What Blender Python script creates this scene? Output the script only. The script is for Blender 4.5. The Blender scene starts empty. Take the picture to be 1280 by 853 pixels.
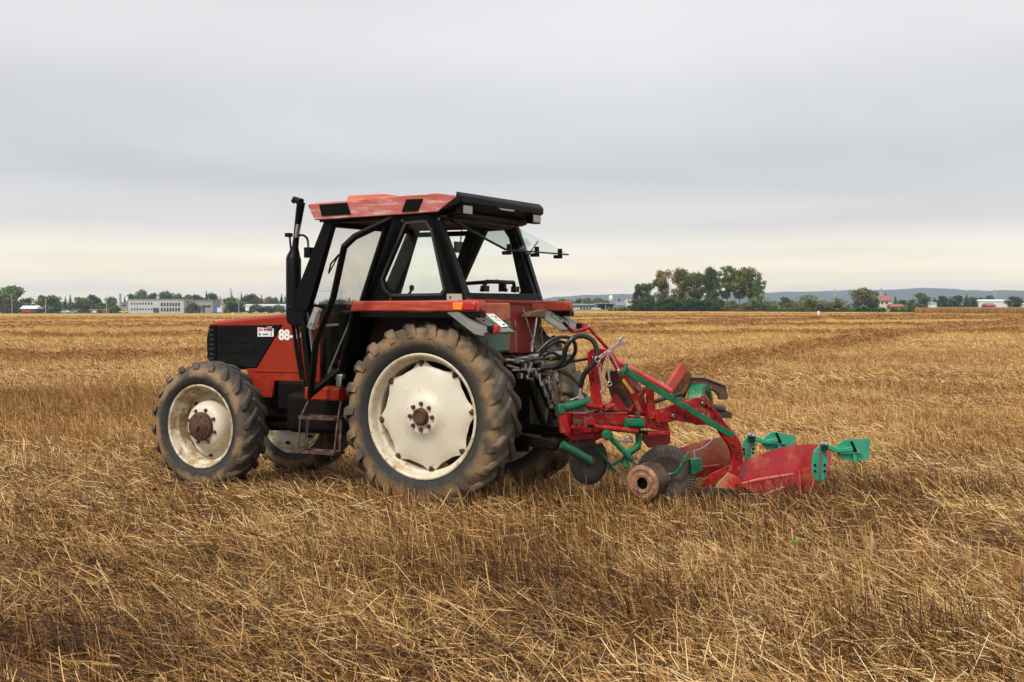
import bpy, bmesh, math, random
import numpy as np
from mathutils import Vector, Matrix, Euler
R = math.radians
sc = bpy.context.scene
# ------------------------------------------------------------------ camera
H = 1.68; F = 1600.0; HY = 382.0                      # eye height (m), focal length and horizon row on the 1280 px photograph
PITCH = math.atan((426.5 - HY) / F)
cam_d = bpy.data.cameras.new('camera'); cam = bpy.data.objects.new('camera', cam_d); sc.collection.objects.link(cam)
cam.location = (0, 0, H); cam.rotation_euler = (R(90) - PITCH, 0, 0)
cam_d.sensor_width = 36; cam_d.lens = 36 * F / 1280; cam_d.clip_start = .1; cam_d.clip_end = 20000
sc.camera = cam
sc.render.resolution_x = 1024; sc.render.resolution_y = 682
# ------------------------------------------------------------------ light: overcast sky, weak broad sun
SUN_EL, SUN_AZ = R(48), R(215)                        # compass angle from +Y, clockwise: behind and left of the camera
w = bpy.data.worlds.new('World'); sc.world = w; w.use_nodes = True
nt = w.node_tree; N = nt.nodes; L = nt.links
for n in list(N): N.remove(n)
def nd(t, **k):
    n = N.new(t)
    for a, b in k.items(): setattr(n, a, b)
    return n
def mth(op, a, b=None, clamp=False):
    m = nd('ShaderNodeMath', operation=op, use_clamp=clamp)
    for i, v in enumerate((a, b)):
        if v is None: continue
        if isinstance(v, (int, float)): m.inputs[i].default_value = v
        else: L.new(v, m.inputs[i])
    return m.outputs[0]
sky = nd('ShaderNodeTexSky', sky_type='NISHITA', sun_disc=False); sky.sun_elevation = SUN_EL; sky.sun_rotation = SUN_AZ
tc = nd('ShaderNodeTexCoord'); sp = nd('ShaderNodeSeparateXYZ'); L.new(tc.outputs['Generated'], sp.inputs[0])
z = sp.outputs[2]
zc = mth('ADD', mth('MAXIMUM', z, 0.0), 0.045)
px_, py_ = mth('DIVIDE', sp.outputs[0], zc), mth('DIVIDE', sp.outputs[1], zc)
cb = nd('ShaderNodeCombineXYZ'); L.new(px_, cb.inputs[0]); L.new(py_, cb.inputs[1])
n1 = nd('ShaderNodeTexNoise'); n1.inputs['Scale'].default_value = .34; n1.inputs['Detail'].default_value = 4; n1.inputs['Roughness'].default_value = .5
n1.inputs['Distortion'].default_value = .4; L.new(cb.outputs[0], n1.inputs['Vector'])
n2 = nd('ShaderNodeTexNoise'); n2.inputs['Scale'].default_value = .16; n2.inputs['Detail'].default_value = 3; L.new(cb.outputs[0], n2.inputs['Vector'])
# layer height warped by the noise so the pale gap over the horizon has an uneven edge
wob = mth('MULTIPLY', mth('SUBTRACT', n2.outputs[0], .5), .035)
wob2 = mth('MULTIPLY', mth('SUBTRACT', n1.outputs[0], .5), .014)
zz = mth('ADD', mth('ADD', z, wob), wob2)
ramp = nd('ShaderNodeValToRGB'); L.new(mth('MULTIPLY', zz, 1.0), ramp.inputs[0])
cr = ramp.color_ramp; cr.interpolation = 'EASE'
def lin(c): return tuple(((v / 255) / 12.92 if v / 255 <= .04045 else ((v / 255 + .055) / 1.055) ** 2.4) for v in c)
def L4(c, k=1.0): return tuple(v * k for v in lin(c)) + (1,)
stops = [(0.0, (268, 252, 222)), (.026, (262, 246, 218)), (.038, (250, 240, 222)), (.068, (213, 211, 209)), (.10, (201, 202, 204)), (.145, (207, 208, 211)), (.21, (221, 221, 222)), (.30, (228, 228, 230))]
cr.elements[0].position = stops[0][0]; cr.elements[0].color = L4(stops[0][1])
cr.elements[1].position = stops[1][0]; cr.elements[1].color = L4(stops[1][1])
for p, c in stops[2:]:
    e = cr.elements.new(p); e.color = L4(c)
# soft cloud relief
rel = nd('ShaderNodeMapRange'); rel.inputs['From Min'].default_value = .3; rel.inputs['From Max'].default_value = .7; rel.inputs['To Min'].default_value = .91; rel.inputs['To Max'].default_value = 1.10
L.new(n1.outputs[0], rel.inputs['Value'])
rel2 = nd('ShaderNodeMapRange'); rel2.inputs['From Min'].default_value = .3; rel2.inputs['From Max'].default_value = .7; rel2.inputs['To Min'].default_value = .93; rel2.inputs['To Max'].default_value = 1.07
L.new(n2.outputs[0], rel2.inputs['Value'])
up = nd('ShaderNodeMapRange'); up.inputs['From Min'].default_value = .28; up.inputs['From Max'].default_value = .9; up.inputs['To Min'].default_value = 1.0; up.inputs['To Max'].default_value = 1.25
L.new(z, up.inputs['Value'])
lum = mth('MULTIPLY', mth('MULTIPLY', mth('MULTIPLY', rel.outputs[0], rel2.outputs[0]), up.outputs[0]), 10.0)
vm = nd('ShaderNodeVectorMath', operation='SCALE'); L.new(ramp.outputs[0], vm.inputs[0]); L.new(lum, vm.inputs['Scale'])
mix = nd('ShaderNodeMix', data_type='RGBA'); mix.inputs[0].default_value = .96
L.new(sky.outputs[0], mix.inputs[6]); L.new(vm.outputs[0], mix.inputs[7])
bg = nd('ShaderNodeBackground'); bg.inputs['Strength'].default_value = .1; L.new(mix.outputs[2], bg.inputs[0])
wo = nd('ShaderNodeOutputWorld'); L.new(bg.outputs[0], wo.inputs[0])
sun_d = bpy.data.lights.new('sun', 'SUN'); sun_d.energy = 2.6; sun_d.angle = R(10); sun_d.color = (1, .95, .87)
sun = bpy.data.objects.new('sun', sun_d); sc.collection.objects.link(sun)
sdir = Vector((math.sin(SUN_AZ) * math.cos(SUN_EL), math.cos(SUN_AZ) * math.cos(SUN_EL), math.sin(SUN_EL)))
sun.rotation_euler = sdir.to_track_quat('Z', 'Y').to_euler()
sc.view_settings.view_transform = 'Standard'; sc.view_settings.look = 'None'; sc.view_settings.exposure = 0.22; sc.view_settings.gamma = 1
sc.view_settings.use_curve_mapping = False
sc.cycles.use_denoising = True; sc.cycles.max_bounces = 6; sc.cycles.transparent_max_bounces = 12; sc.cycles.volume_bounces = 0
# ------------------------------------------------------------------ materials
MATS = {}
def mat(name, base, rough=.6, metal=0.0, spots=(), bump=None, coat=0.0, alpha=None, trans=None, spec=.5):
    """base colour broken by noise layers: spots = (colour, scale, low, high, strength[, stretch])"""
    if name in MATS: return MATS[name]
    m = bpy.data.materials.new(name); m.use_nodes = True; t = m.node_tree; nn, ll = t.nodes, t.links
    b = nn['Principled BSDF']; b.inputs['Roughness'].default_value = rough; b.inputs['Metallic'].default_value = metal
    b.inputs['Specular IOR Level'].default_value = spec
    b.inputs['Coat Weight'].default_value = coat; b.inputs['Coat Roughness'].default_value = .2
    co = nn.new('ShaderNodeTexCoord')
    col = nn.new('ShaderNodeRGB'); col.outputs[0].default_value = (*base, 1); out = col.outputs[0]; rg = None
    for i, s in enumerate(spots):
        c, scl, lo, hi, st = s[:5]
        mp = nn.new('ShaderNodeMapping'); ll.new(co.outputs['Object'], mp.inputs[0])
        mp.inputs['Location'].default_value = (i * 3.7, i * 1.3, i * 7.1)
        if len(s) > 5: mp.inputs['Scale'].default_value = s[5]
        no = nn.new('ShaderNodeTexNoise'); no.inputs['Scale'].default_value = scl; no.inputs['Detail'].default_value = 6; no.inputs['Roughness'].default_value = .62
        ll.new(mp.outputs[0], no.inputs['Vector'])
        mr = nn.new('ShaderNodeMapRange'); mr.inputs['From Min'].default_value = lo; mr.inputs['From Max'].default_value = hi; mr.inputs['To Max'].default_value = st
        ll.new(no.outputs[0], mr.inputs['Value'])
        mx = nn.new('ShaderNodeMix'); mx.data_type = 'RGBA'; ll.new(mr.outputs[0], mx.inputs[0]); ll.new(out, mx.inputs[6]); mx.inputs[7].default_value = (*c, 1)
        out = mx.outputs[2]
        if rg is None: rg = mr.outputs[0]
    ll.new(out, b.inputs['Base Color'])
    if rg is not None and rough < .7:
        mr = nn.new('ShaderNodeMapRange'); mr.inputs['To Min'].default_value = rough; mr.inputs['To Max'].default_value = .85; ll.new(rg, mr.inputs['Value']); ll.new(mr.outputs[0], b.inputs['Roughness'])
    if bump:
        no = nn.new('ShaderNodeTexNoise'); no.inputs['Scale'].default_value = bump[0]; no.inputs['Detail'].default_value = 5; ll.new(co.outputs['Object'], no.inputs['Vector'])
        bp = nn.new('ShaderNodeBump'); bp.inputs['Strength'].default_value = bump[1]; bp.inputs['Distance'].default_value = bump[2]
        ll.new(no.outputs[0], bp.inputs['Height']); ll.new(bp.outputs[0], b.inputs['Normal'])
    if trans is not None:
        b.inputs['Transmission Weight'].default_value = trans; b.inputs['IOR'].default_value = 1.02
    MATS[name] = m; return m
def glass_mat(name, tint, refl=.06, rough=.02):
    m = bpy.data.materials.new(name); m.use_nodes = True; t = m.node_tree; nn, ll = t.nodes, t.links
    nn.remove(nn['Principled BSDF']); o = nn['Material Output']
    tr = nn.new('ShaderNodeBsdfTransparent'); tr.inputs[0].default_value = (*tint, 1)
    gl = nn.new('ShaderNodeBsdfGlossy'); gl.inputs['Roughness'].default_value = rough
    lw = nn.new('ShaderNodeLayerWeight'); lw.inputs['Blend'].default_value = .25
    ml = nn.new('ShaderNodeMath'); ml.operation = 'MULTIPLY_ADD'; ml.inputs[1].default_value = .22; ml.inputs[2].default_value = refl; ll.new(lw.outputs['Fresnel'], ml.inputs[0])
    mx = nn.new('ShaderNodeMixShader'); ll.new(ml.outputs[0], mx.inputs[0]); ll.new(tr.outputs[0], mx.inputs[1]); ll.new(gl.outputs[0], mx.inputs[2]); ll.new(mx.outputs[0], o.inputs[0])
    MATS[name] = m; return m
# ------------------------------------------------------------------ object helpers
COL = sc.collection
def tag(o, label=None, cat=None, group=None, kind=None):
    if label: o['label'] = label
    if cat: o['category'] = cat
    if group: o['group'] = group
    if kind: o['kind'] = kind
    return o
def empty(name, loc=(0, 0, 0), rz=0.0):
    o = bpy.data.objects.new(name, None); COL.objects.link(o); o.location = loc; o.rotation_euler = (0, 0, rz); o.empty_display_size = .2; return o
def copy_tree(o, parent=None):
    c = o.copy(); COL.objects.link(c)
    if parent: c.parent = parent
    for ch in list(o.children): copy_tree(ch, c)
    return c
class MB:
    """collects shapes, links them as ONE mesh object"""
    def __init__(s): s.bm = bmesh.new()
    def _add(s, vs, fs):
        v = [s.bm.verts.new(p) for p in vs]
        for f in fs:
            try: s.bm.faces.new([v[i] for i in f])
            except ValueError: pass
        return s
    def box(s, c, d, rot=None):
        m = Euler(rot).to_matrix() if rot else Matrix.Identity(3); c = Vector(c)
        vs = [c + m @ Vector((sx * d[0] / 2, sy * d[1] / 2, sz * d[2] / 2)) for sx in (-1, 1) for sy in (-1, 1) for sz in (-1, 1)]
        return s._add(vs, [(0, 1, 3, 2), (4, 6, 7, 5), (0, 4, 5, 1), (2, 3, 7, 6), (0, 2, 6, 4), (1, 5, 7, 3)])
    def hexa(s, lo, hi):
        """two quads of four points joined"""
        return s._add([Vector(p) for p in list(lo) + list(hi)], [(3, 2, 1, 0), (4, 5, 6, 7), (0, 1, 5, 4), (1, 2, 6, 5), (2, 3, 7, 6), (3, 0, 4, 7)])
    def prism(s, pts, a, b, ax='y'):
        """polygon pts (u,v) swept from a to b along axis ax"""
        def P(u, v, t): return {'y': (u, t, v), 'x': (t, u, v), 'z': (u, v, t)}[ax]
        n = len(pts); vs = [P(u, v, a) for u, v in pts] + [P(u, v, b) for u, v in pts]
        return s._add(vs, [tuple(range(n)), tuple(range(2 * n - 1, n - 1, -1))] + [(i, (i + 1) % n, (i + 1) % n + n, i + n) for i in range(n)])
    def frame(s, outer, inner, a, b, ax='y'):
        def P(u, v, t): return {'y': (u, t, v), 'x': (t, u, v), 'z': (u, v, t)}[ax]
        n = len(outer); vs = [P(u, v, t) for t in (a, b) for ring in (outer, inner) for u, v in ring]; fs = []
        for i in range(n):
            j = (i + 1) % n
            fs += [(i, j, n + j, n + i), (2 * n + j, 2 * n + i, 3 * n + i, 3 * n + j), (j, i, 2 * n + i, 2 * n + j), (n + i, n + j, 3 * n + j, 3 * n + i)]
        return s._add(vs, fs)
    def tube(s, pts, r, seg=10, cap=True, smooth=0):
        pts = [Vector(p) for p in pts]
        if smooth:
            out = []
            for i in range(len(pts) - 1):
                p0 = pts[max(i - 1, 0)]; p1 = pts[i]; p2 = pts[i + 1]; p3 = pts[min(i + 2, len(pts) - 1)]
                for k in range(smooth):
                    t = k / smooth
                    out.append(.5 * ((2 * p1) + (p2 - p0) * t + (2 * p0 - 5 * p1 + 4 * p2 - p3) * t * t + (3 * p1 - p0 - 3 * p2 + p3) * t ** 3))
            pts = out + [pts[-1]]
        n = len(pts); rr = r if hasattr(r, '__len__') else [r] * n
        if len(rr) != n: rr = [rr[0] + (rr[-1] - rr[0]) * i / (n - 1) for i in range(n)]
        vs = []; up = None
        for i, p in enumerate(pts):
            d = (pts[min(i + 1, n - 1)] - pts[max(i - 1, 0)]).normalized()
            if up is None: up = Vector((0, 0, 1)) if abs(d.z) < .9 else Vector((1, 0, 0))
            a = d.cross(up).normalized(); b = a.cross(d).normalized(); up = b
            for k in range(seg):
                t = 2 * math.pi * (k + .5) / seg; vs.append(p + (a * math.cos(t) + b * math.sin(t)) * rr[i])
        fs = [(i * seg + k, i * seg + (k + 1) % seg, (i + 1) * seg + (k + 1) % seg, (i + 1) * seg + k) for i in range(n - 1) for k in range(seg)]
        if cap: fs += [tuple(range(seg - 1, -1, -1)), tuple(range((n - 1) * seg, n * seg))]
        return s._add(vs, fs)
    def bar(s, p0, p1, wdt, hgt, up=(0, 0, 1)):
        p0, p1 = Vector(p0), Vector(p1); d = (p1 - p0).normalized(); u = Vector(up)
        a = d.cross(u).normalized() * wdt / 2; b = a.normalized().cross(d).normalized() * hgt / 2
        return s.hexa([p0 - a - b, p0 + a - b, p0 + a + b, p0 - a + b], [p1 - a - b, p1 + a - b, p1 + a + b, p1 - a + b])
    def lathe(s, prof, seg=48, c=(0, 0, 0), ax='y', closed=False, rfun=None):
        """profile points (radius, along axis)"""
        n = len(prof); vs = []
        for k in range(seg):
            t = 2 * math.pi * k / seg; ct, st = math.cos(t), math.sin(t)
            for j, (r, h) in enumerate(prof):
                if rfun: r = rfun(j, t, r)
                if ax == 'y': v = (c[0] + r * ct, c[1] + h, c[2] + r * st)
                elif ax == 'z': v = (c[0] + r * ct, c[1] + r * st, c[2] + h)
                else: v = (c[0] + h, c[1] + r * ct, c[2] + r * st)
                vs.append(v)
        m = n if closed else n - 1
        fs = [(k * n + j, k * n + (j + 1) % n, ((k + 1) % seg) * n + (j + 1) % n, ((k + 1) % seg) * n + j) for k in range(seg) for j in range(m)]
        return s._add(vs, fs)
    def sheet(s, grid, th):
        """grid[i][j] of points, thickened"""
        g = [[Vector(p) for p in row] for row in grid]; ni, nj = len(g), len(g[0]); nrm = []
        for i in range(ni):
            for j in range(nj):
                du = g[min(i + 1, ni - 1)][j] - g[max(i - 1, 0)][j]; dv = g[i][min(j + 1, nj - 1)] - g[i][max(j - 1, 0)]
                nrm.append(du.cross(dv).normalized())
        fl = [p for row in g for p in row]; vs = [p + n * th / 2 for p, n in zip(fl, nrm)] + [p - n * th / 2 for p, n in zip(fl, nrm)]; K = ni * nj; I = lambda i, j: i * nj + j; fs = []
        for i in range(ni - 1):
            for j in range(nj - 1):
                q = (I(i, j), I(i + 1, j), I(i + 1, j + 1), I(i, j + 1)); fs += [q, tuple(K + x for x in reversed(q))]
        edge = [I(i, 0) for i in range(ni)] + [I(ni - 1, j) for j in range(1, nj)] + [I(i, nj - 1) for i in range(ni - 2, -1, -1)] + [I(0, j) for j in range(nj - 2, 0, -1)]
        for a, b in zip(edge, edge[1:] + edge[:1]): fs.append((a, b, b + K, a + K))
        return s._add(vs, fs)
    def xf(s, m): bmesh.ops.transform(s.bm, matrix=m, verts=s.bm.verts); return s
    def build(s, name, material, parent=None, bevel=0.0, smooth=True, angle=35, loc=None):
        bmesh.ops.remove_doubles(s.bm, verts=s.bm.verts, dist=1e-5)
        bmesh.ops.recalc_face_normals(s.bm, faces=s.bm.faces)
        me = bpy.data.meshes.new(name); s.bm.to_mesh(me); s.bm.free()
        if material: me.materials.append(material)
        if smooth:
            me.shade_smooth(); me.set_sharp_from_angle(angle=R(angle))
        o = bpy.data.objects.new(name, me); COL.objects.link(o)
        if parent: o.parent = parent
        if loc: o.location = loc
        if bevel:
            b = o.modifiers.new('bevel', 'BEVEL'); b.width = bevel; b.segments = 2; b.limit_method = 'ANGLE'; b.angle_limit = R(40); b.harden_normals = False
        return o
def np_mesh(name, verts, quads, material, attr=None):
    me = bpy.data.meshes.new(name); nv, nf = len(verts), len(quads)
    me.vertices.add(nv); me.vertices.foreach_set('co', np.asarray(verts, np.float32).ravel())
    me.loops.add(nf * 4); me.polygons.add(nf)
    me.loops.foreach_set('vertex_index', np.asarray(quads, np.int32).ravel())
    me.polygons.foreach_set('loop_start', np.arange(0, nf * 4, 4, dtype=np.int32))
    me.update(calc_edges=True)
    if attr is not None:
        for k, v in attr.items():
            a = me.attributes.new(k, 'FLOAT', 'POINT'); a.data.foreach_set('value', np.asarray(v, np.float32))
    me.materials.append(material); return me
# pixel of the photograph -> world ray
def ray(px, py):
    u = -(py - 426.5) / F
    return Vector(((px - 640) / F, math.cos(PITCH) + u * math.sin(PITCH), -math.sin(PITCH) + u * math.cos(PITCH)))
# ------------------------------------------------------------------ value noise on the ground plane
rng = np.random.default_rng(7)
_tab = rng.random((256, 256))
def vn(x, y):
    x = np.asarray(x, float); y = np.asarray(y, float); xi = np.floor(x).astype(int); yi = np.floor(y).astype(int); fx = x - xi; fy = y - yi
    fx = fx * fx * (3 - 2 * fx); fy = fy * fy * (3 - 2 * fy); g = lambda a, b: _tab[a & 255, b & 255]
    return (g(xi, yi) * (1 - fx) + g(xi + 1, yi) * fx) * (1 - fy) + (g(xi, yi + 1) * (1 - fx) + g(xi + 1, yi + 1) * fx) * fy
def fb(x, y, o=4):
    s = 0; a = .5; t = 0
    for i in range(o): s = s + a * vn(x * 2 ** i + 13 * i, y * 2 ** i + 7 * i); t += a; a *= .5
    return s / t
def ss(a, b, x): t = np.clip((x - a) / (b - a), 0, 1); return t * t * (3 - 2 * t)
# swaths of chopped straw lying across the field: polylines (x, y) and half width
SW = [([(3.2, 28), (4.2, 30.5), (7.9, 39.5), (12.2, 49), (20, 66), (32, 90), (51, 128), (130, 290)], .8), ([(1, 70), (6.6, 81), (16, 105), (30, 134), (60, 190)], .8),
      ([(-60, 33), (-20, 36), (-12, 37.5), (-9, 41), (-2, 45)], .8), ([(-120, 62), (-30, 64), (-8, 66), (30, 72)], .8), ([(-150, 86), (-40, 88), (-10, 96), (60, 100)], 1.0), ([(-150, 120), (-20, 122), (70, 150)], 1.4), ([(-150, 165), (0, 170), (80, 175)], 2.2), ([(-200, 220), (150, 225)], 3.)]
def swath(x, y):
    best = np.zeros_like(x, dtype=float)
    wx = x + (vn(x * .4, y * .4) - .5) * .8; wy = y + (vn(x * .35 + 50, y * .35) - .5) * .8
    for pl, hw in SW:
        for (x0, y0), (x1, y1) in zip(pl, pl[1:]):
            dx, dy = x1 - x0, y1 - y0; t = np.clip(((wx - x0) * dx + (wy - y0) * dy) / (dx * dx + dy * dy), 0, 1)
            d = np.hypot(wx - x0 - t * dx, wy - y0 - t * dy); best = np.maximum(best, np.exp(-(d / hw) ** 2))
    return best * (.62 + .55 * vn(x * .3 + 9, y * .3))
def gz(x, y):
    x = np.asarray(x, float); y = np.asarray(y, float); d = np.hypot(x, y); az = x / np.maximum(y, 1)
    k = .0034 * (1 - ss(-.16, .08, az)) + .0002
    z = -k * np.maximum(d - 80, 0) * (y > 0)
    z = np.maximum(z, -14)
    near = 1 - ss(60, 150, d)
    z = z + near * ((fb(x * .5, y * .5, 3) - .5) * .16 + (fb(x * 2.2 + 40, y * 2.2, 3) - .5) * .11) + .34 * swath(x, y) * (.7 + .6 * vn(x * 3, y * 3))
    return z
def gzf(x, y): return float(gz(np.array([x]), np.array([y]))[0])
# ------------------------------------------------------------------ ground
def field_mat():
    m = bpy.data.materials.new('field_ground'); m.use_nodes = True; t = m.node_tree; nn, ll = t.nodes, t.links; b = nn['Principled BSDF']; b.inputs['Roughness'].default_value = .95; b.inputs['Specular IOR Level'].default_value = .1
    co = nn.new('ShaderNodeTexCoord')
    def noise(sc_, det, stretch=(1, 1, 1), rough=.6):
        mp = nn.new('ShaderNodeMapping'); mp.inputs['Scale'].default_value = stretch; ll.new(co.outputs['Object'], mp.inputs[0])
        n = nn.new('ShaderNodeTexNoise'); n.inputs['Scale'].default_value = sc_; n.inputs['Detail'].default_value = det; n.inputs['Roughness'].default_value = rough; ll.new(mp.outputs[0], n.inputs['Vector']); return n.outputs[0]
    def ramp(src, st):
        r = nn.new('ShaderNodeValToRGB'); ll.new(src, r.inputs[0]); e = r.color_ramp.elements
        e[0].position, e[0].color = st[0][0], (*st[0][1], 1); e[1].position, e[1].color = st[-1][0], (*st[-1][1], 1)
        for p, c in st[1:-1]: x = e.new(p); x.color = (*c, 1)
        return r.outputs[0]
    def mixc(f, a, c):
        x = nn.new('ShaderNodeMix'); x.data_type = 'RGBA'
        if isinstance(f, float): x.inputs[0].default_value = f
        else: ll.new(f, x.inputs[0])
        ll.new(a, x.inputs[6]); ll.new(c, x.inputs[7]); return x.outputs[2]
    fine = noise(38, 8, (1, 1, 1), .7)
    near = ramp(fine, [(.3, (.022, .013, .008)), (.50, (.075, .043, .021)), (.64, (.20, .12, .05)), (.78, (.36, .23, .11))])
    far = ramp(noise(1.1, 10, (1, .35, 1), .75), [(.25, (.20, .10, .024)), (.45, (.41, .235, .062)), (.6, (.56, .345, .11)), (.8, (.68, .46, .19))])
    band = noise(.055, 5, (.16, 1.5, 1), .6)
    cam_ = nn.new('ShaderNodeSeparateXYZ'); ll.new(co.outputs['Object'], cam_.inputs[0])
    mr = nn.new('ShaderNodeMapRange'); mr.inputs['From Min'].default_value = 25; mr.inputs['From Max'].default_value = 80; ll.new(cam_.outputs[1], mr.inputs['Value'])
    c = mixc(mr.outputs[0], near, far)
    bm_ = nn.new('ShaderNodeMapRange'); bm_.inputs['From Min'].default_value = .42; bm_.inputs['From Max'].default_value = .68; bm_.inputs['To Max'].default_value = .55; ll.new(band, bm_.inputs['Value'])
    dk = nn.new('ShaderNodeRGB'); dk.outputs[0].default_value = (.24, .125, .035, 1); c = mixc(bm_.outputs[0], c, dk.outputs[0])
    at = nn.new('ShaderNodeAttribute'); at.attribute_name = 'swath'; sw = nn.new('ShaderNodeRGB'); sw.outputs[0].default_value = (.30, .15, .038, 1)
    c = mixc(at.outputs['Fac'], c, sw.outputs[0])
    at2 = nn.new('ShaderNodeAttribute'); at2.attribute_name = 'verge'; gr = ramp(noise(2.5, 4), [(.3, (.10, .12, .03)), (.7, (.22, .23, .07))])
    c = mixc(at2.outputs['Fac'], c, gr)
    ll.new(c, b.inputs['Base Color'])
    bp = nn.new('ShaderNodeBump'); bp.inputs['Strength'].default_value = .9; bp.inputs['Distance'].default_value = .05; ll.new(fine, bp.inputs['Height']); ll.new(bp.outputs[0], b.inputs['Normal'])
    return m
az = np.concatenate([np.linspace(-180, -40, 40)[:-1], np.linspace(-40, 40, 420), np.linspace(40, 180, 40)[1:]])
rd = np.concatenate([[0.01, 1, 2, 3], np.geomspace(3.6, 9000, 560)])
AZ, RD = np.meshgrid(np.radians(az), rd); GX = RD * np.sin(AZ); GY = RD * np.cos(AZ); GZ = gz(GX, GY)
nr, na = GX.shape; idx = np.arange(nr * na).reshape(nr, na)
q = np.stack([idx[:-1, :-1], idx[:-1, 1:], idx[1:, 1:], idx[1:, :-1]], -1).reshape(-1, 4)[:, ::-1]
azr = GX / np.maximum(GY, 1)
# field edge distance by direction (left side far, right side nearer); green verge just inside and all beyond
edge = np.where(azr < 0, 585., np.where(azr < .2, 430., 430 - (azr - .2) * 800)); edge = np.maximum(edge, 268)
verge = ss(-.16, 0.0, (RD - edge) / edge) * (GY > 0) + (GY <= 0) * (RD > 300)
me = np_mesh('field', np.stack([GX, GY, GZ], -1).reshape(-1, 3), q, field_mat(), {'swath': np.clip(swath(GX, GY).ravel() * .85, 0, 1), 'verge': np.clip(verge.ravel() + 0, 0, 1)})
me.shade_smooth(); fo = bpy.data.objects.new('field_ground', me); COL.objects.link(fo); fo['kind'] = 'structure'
# ------------------------------------------------------------------ straw
def straw_mat(name, ramp_pts, trans=.25):
    m = bpy.data.materials.new(name); m.use_nodes = True; t = m.node_tree; nn, ll = t.nodes, t.links; b = nn['Principled BSDF']; b.inputs['Roughness'].default_value = .55; b.inputs['Specular IOR Level'].default_value = .35
    at = nn.new('ShaderNodeAttribute'); at.attribute_name = 'tone'; r = nn.new('ShaderNodeValToRGB'); ll.new(at.outputs['Fac'], r.inputs[0]); e = r.color_ramp.elements
    e[0].position, e[0].color = ramp_pts[0][0], (*ramp_pts[0][1], 1); e[1].position, e[1].color = ramp_pts[-1][0], (*ramp_pts[-1][1], 1)
    for p, c in ramp_pts[1:-1]: x = e.new(p); x.color = (*c, 1)
    ll.new(r.outputs[0], b.inputs['Base Color'])
    tr = nn.new('ShaderNodeBsdfTranslucent'); ll.new(r.outputs[0], tr.inputs[0]); mx = nn.new('ShaderNodeMixShader'); mx.inputs[0].default_value = trans
    ll.new(b.outputs[0], mx.inputs[1]); ll.new(tr.outputs[0], mx.inputs[2]); ll.new(mx.outputs[0], nn['Material Output'].inputs[0]); return m
STRAW = straw_mat('straw', [(0, (.040, .016, .005)), (.20, (.13, .050, .013)), (.40, (.35, .165, .042)), (.60, (.59, .36, .125)), (.80, (.78, .535, .235)), (1, (.90, .73, .44))], .12)
V_, Q_, T_ = [], [], []; voff = 0
def ribbons(p, d, ln, wd, bend, tone, nseg=2):
    """p base (n,3), d unit dir (n,3), lengths, widths; curved flat ribbons"""
    global voff
    n = len(p); rnd = rng.normal(size=(n, 3)); side = np.cross(d, rnd); side /= np.linalg.norm(side, axis=1)[:, None] + 1e-9
    vs = np.zeros((n, (nseg + 1) * 2, 3))
    for i in range(nseg + 1):
        t = i / nseg; c = p + d * (ln * t)[:, None]; c[:, 2] -= bend * t * t * ln; c[:, 0] += side[:, 0] * bend * .4 * t * t * ln
        ww = wd * (1 - .35 * t)
        vs[:, 2 * i] = c - side * ww[:, None] / 2; vs[:, 2 * i + 1] = c + side * ww[:, None] / 2
    V_.append(vs.reshape(-1, 3)); b = voff + np.arange(n)[:, None] * (nseg + 1) * 2; k = (nseg + 1) * 2
    for i in range(nseg): Q_.append(np.stack([b[:, 0] + 2 * i, b[:, 0] + 2 * i + 1, b[:, 0] + 2 * i + 3, b[:, 0] + 2 * i + 2], -1))
    T_.append(np.repeat(tone, k)); voff += n * k
WHEELS = [(-.365 - .66 * .469, 11.106 - .66 * .883), (-.365 + .66 * .469, 11.106 + .66 * .883), (-.365 - 2.35 * .883 - .66 * .469, 11.106 + 2.35 * .469 - .66 * .883), (-.365 - 2.35 * .883 + .66 * .469, 11.106 + 2.35 * .469 + .66 * .883)]
def pts_in(y0, y1, dens, extra=2.5):
    A = .42 * 2 * (y1 ** 2 - y0 ** 2) / 2 + 2 * extra * (y1 - y0); n = int(A * dens)
    yy = np.sqrt(rng.uniform(y0 ** 2, y1 ** 2, n)) if y0 > 10 else rng.uniform(y0, y1, n)
    if y0 <= 10:
        keep = rng.random(n) < (.42 * yy + extra) / (.42 * y1 + extra); yy = yy[keep]; n = len(yy)
    return rng.uniform(-1, 1, n) * (.42 * yy + extra), yy
def rough_patch(x, y):     # taller, darker, broken-down places
    a = ss(.52, .68, fb(x * .35 + 3, y * .5 + 8, 3)); left = ss(-2.5, -6, x) * ss(13.5, 16, y) * (1 - ss(22, 27, y))
    fg = 1.2 * np.exp(-((x - .7) / .45) ** 2 - ((y - 6.9) / .6) ** 2) + 1.2 * np.exp(-((x + 2.2) / .8) ** 2 - ((y - 6.1) / .5) ** 2) + np.exp(-((x - 0.1) / .3) ** 2 - ((y - 7.6) / .4) ** 2) + np.exp(-((x - 1.9) / .4) ** 2 - ((y - 6.4) / .5) ** 2) + np.exp(-((x - 2.9) / 1.6) ** 2 - ((y - 10.8) / .6) ** 2) * .7 + np.exp(-((x - 0) / 2.2) ** 2 - ((y - 10.4) / .5) ** 2) * .6
    return np.clip(a * .6 + left * .9 + fg, 0, 1)
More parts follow.
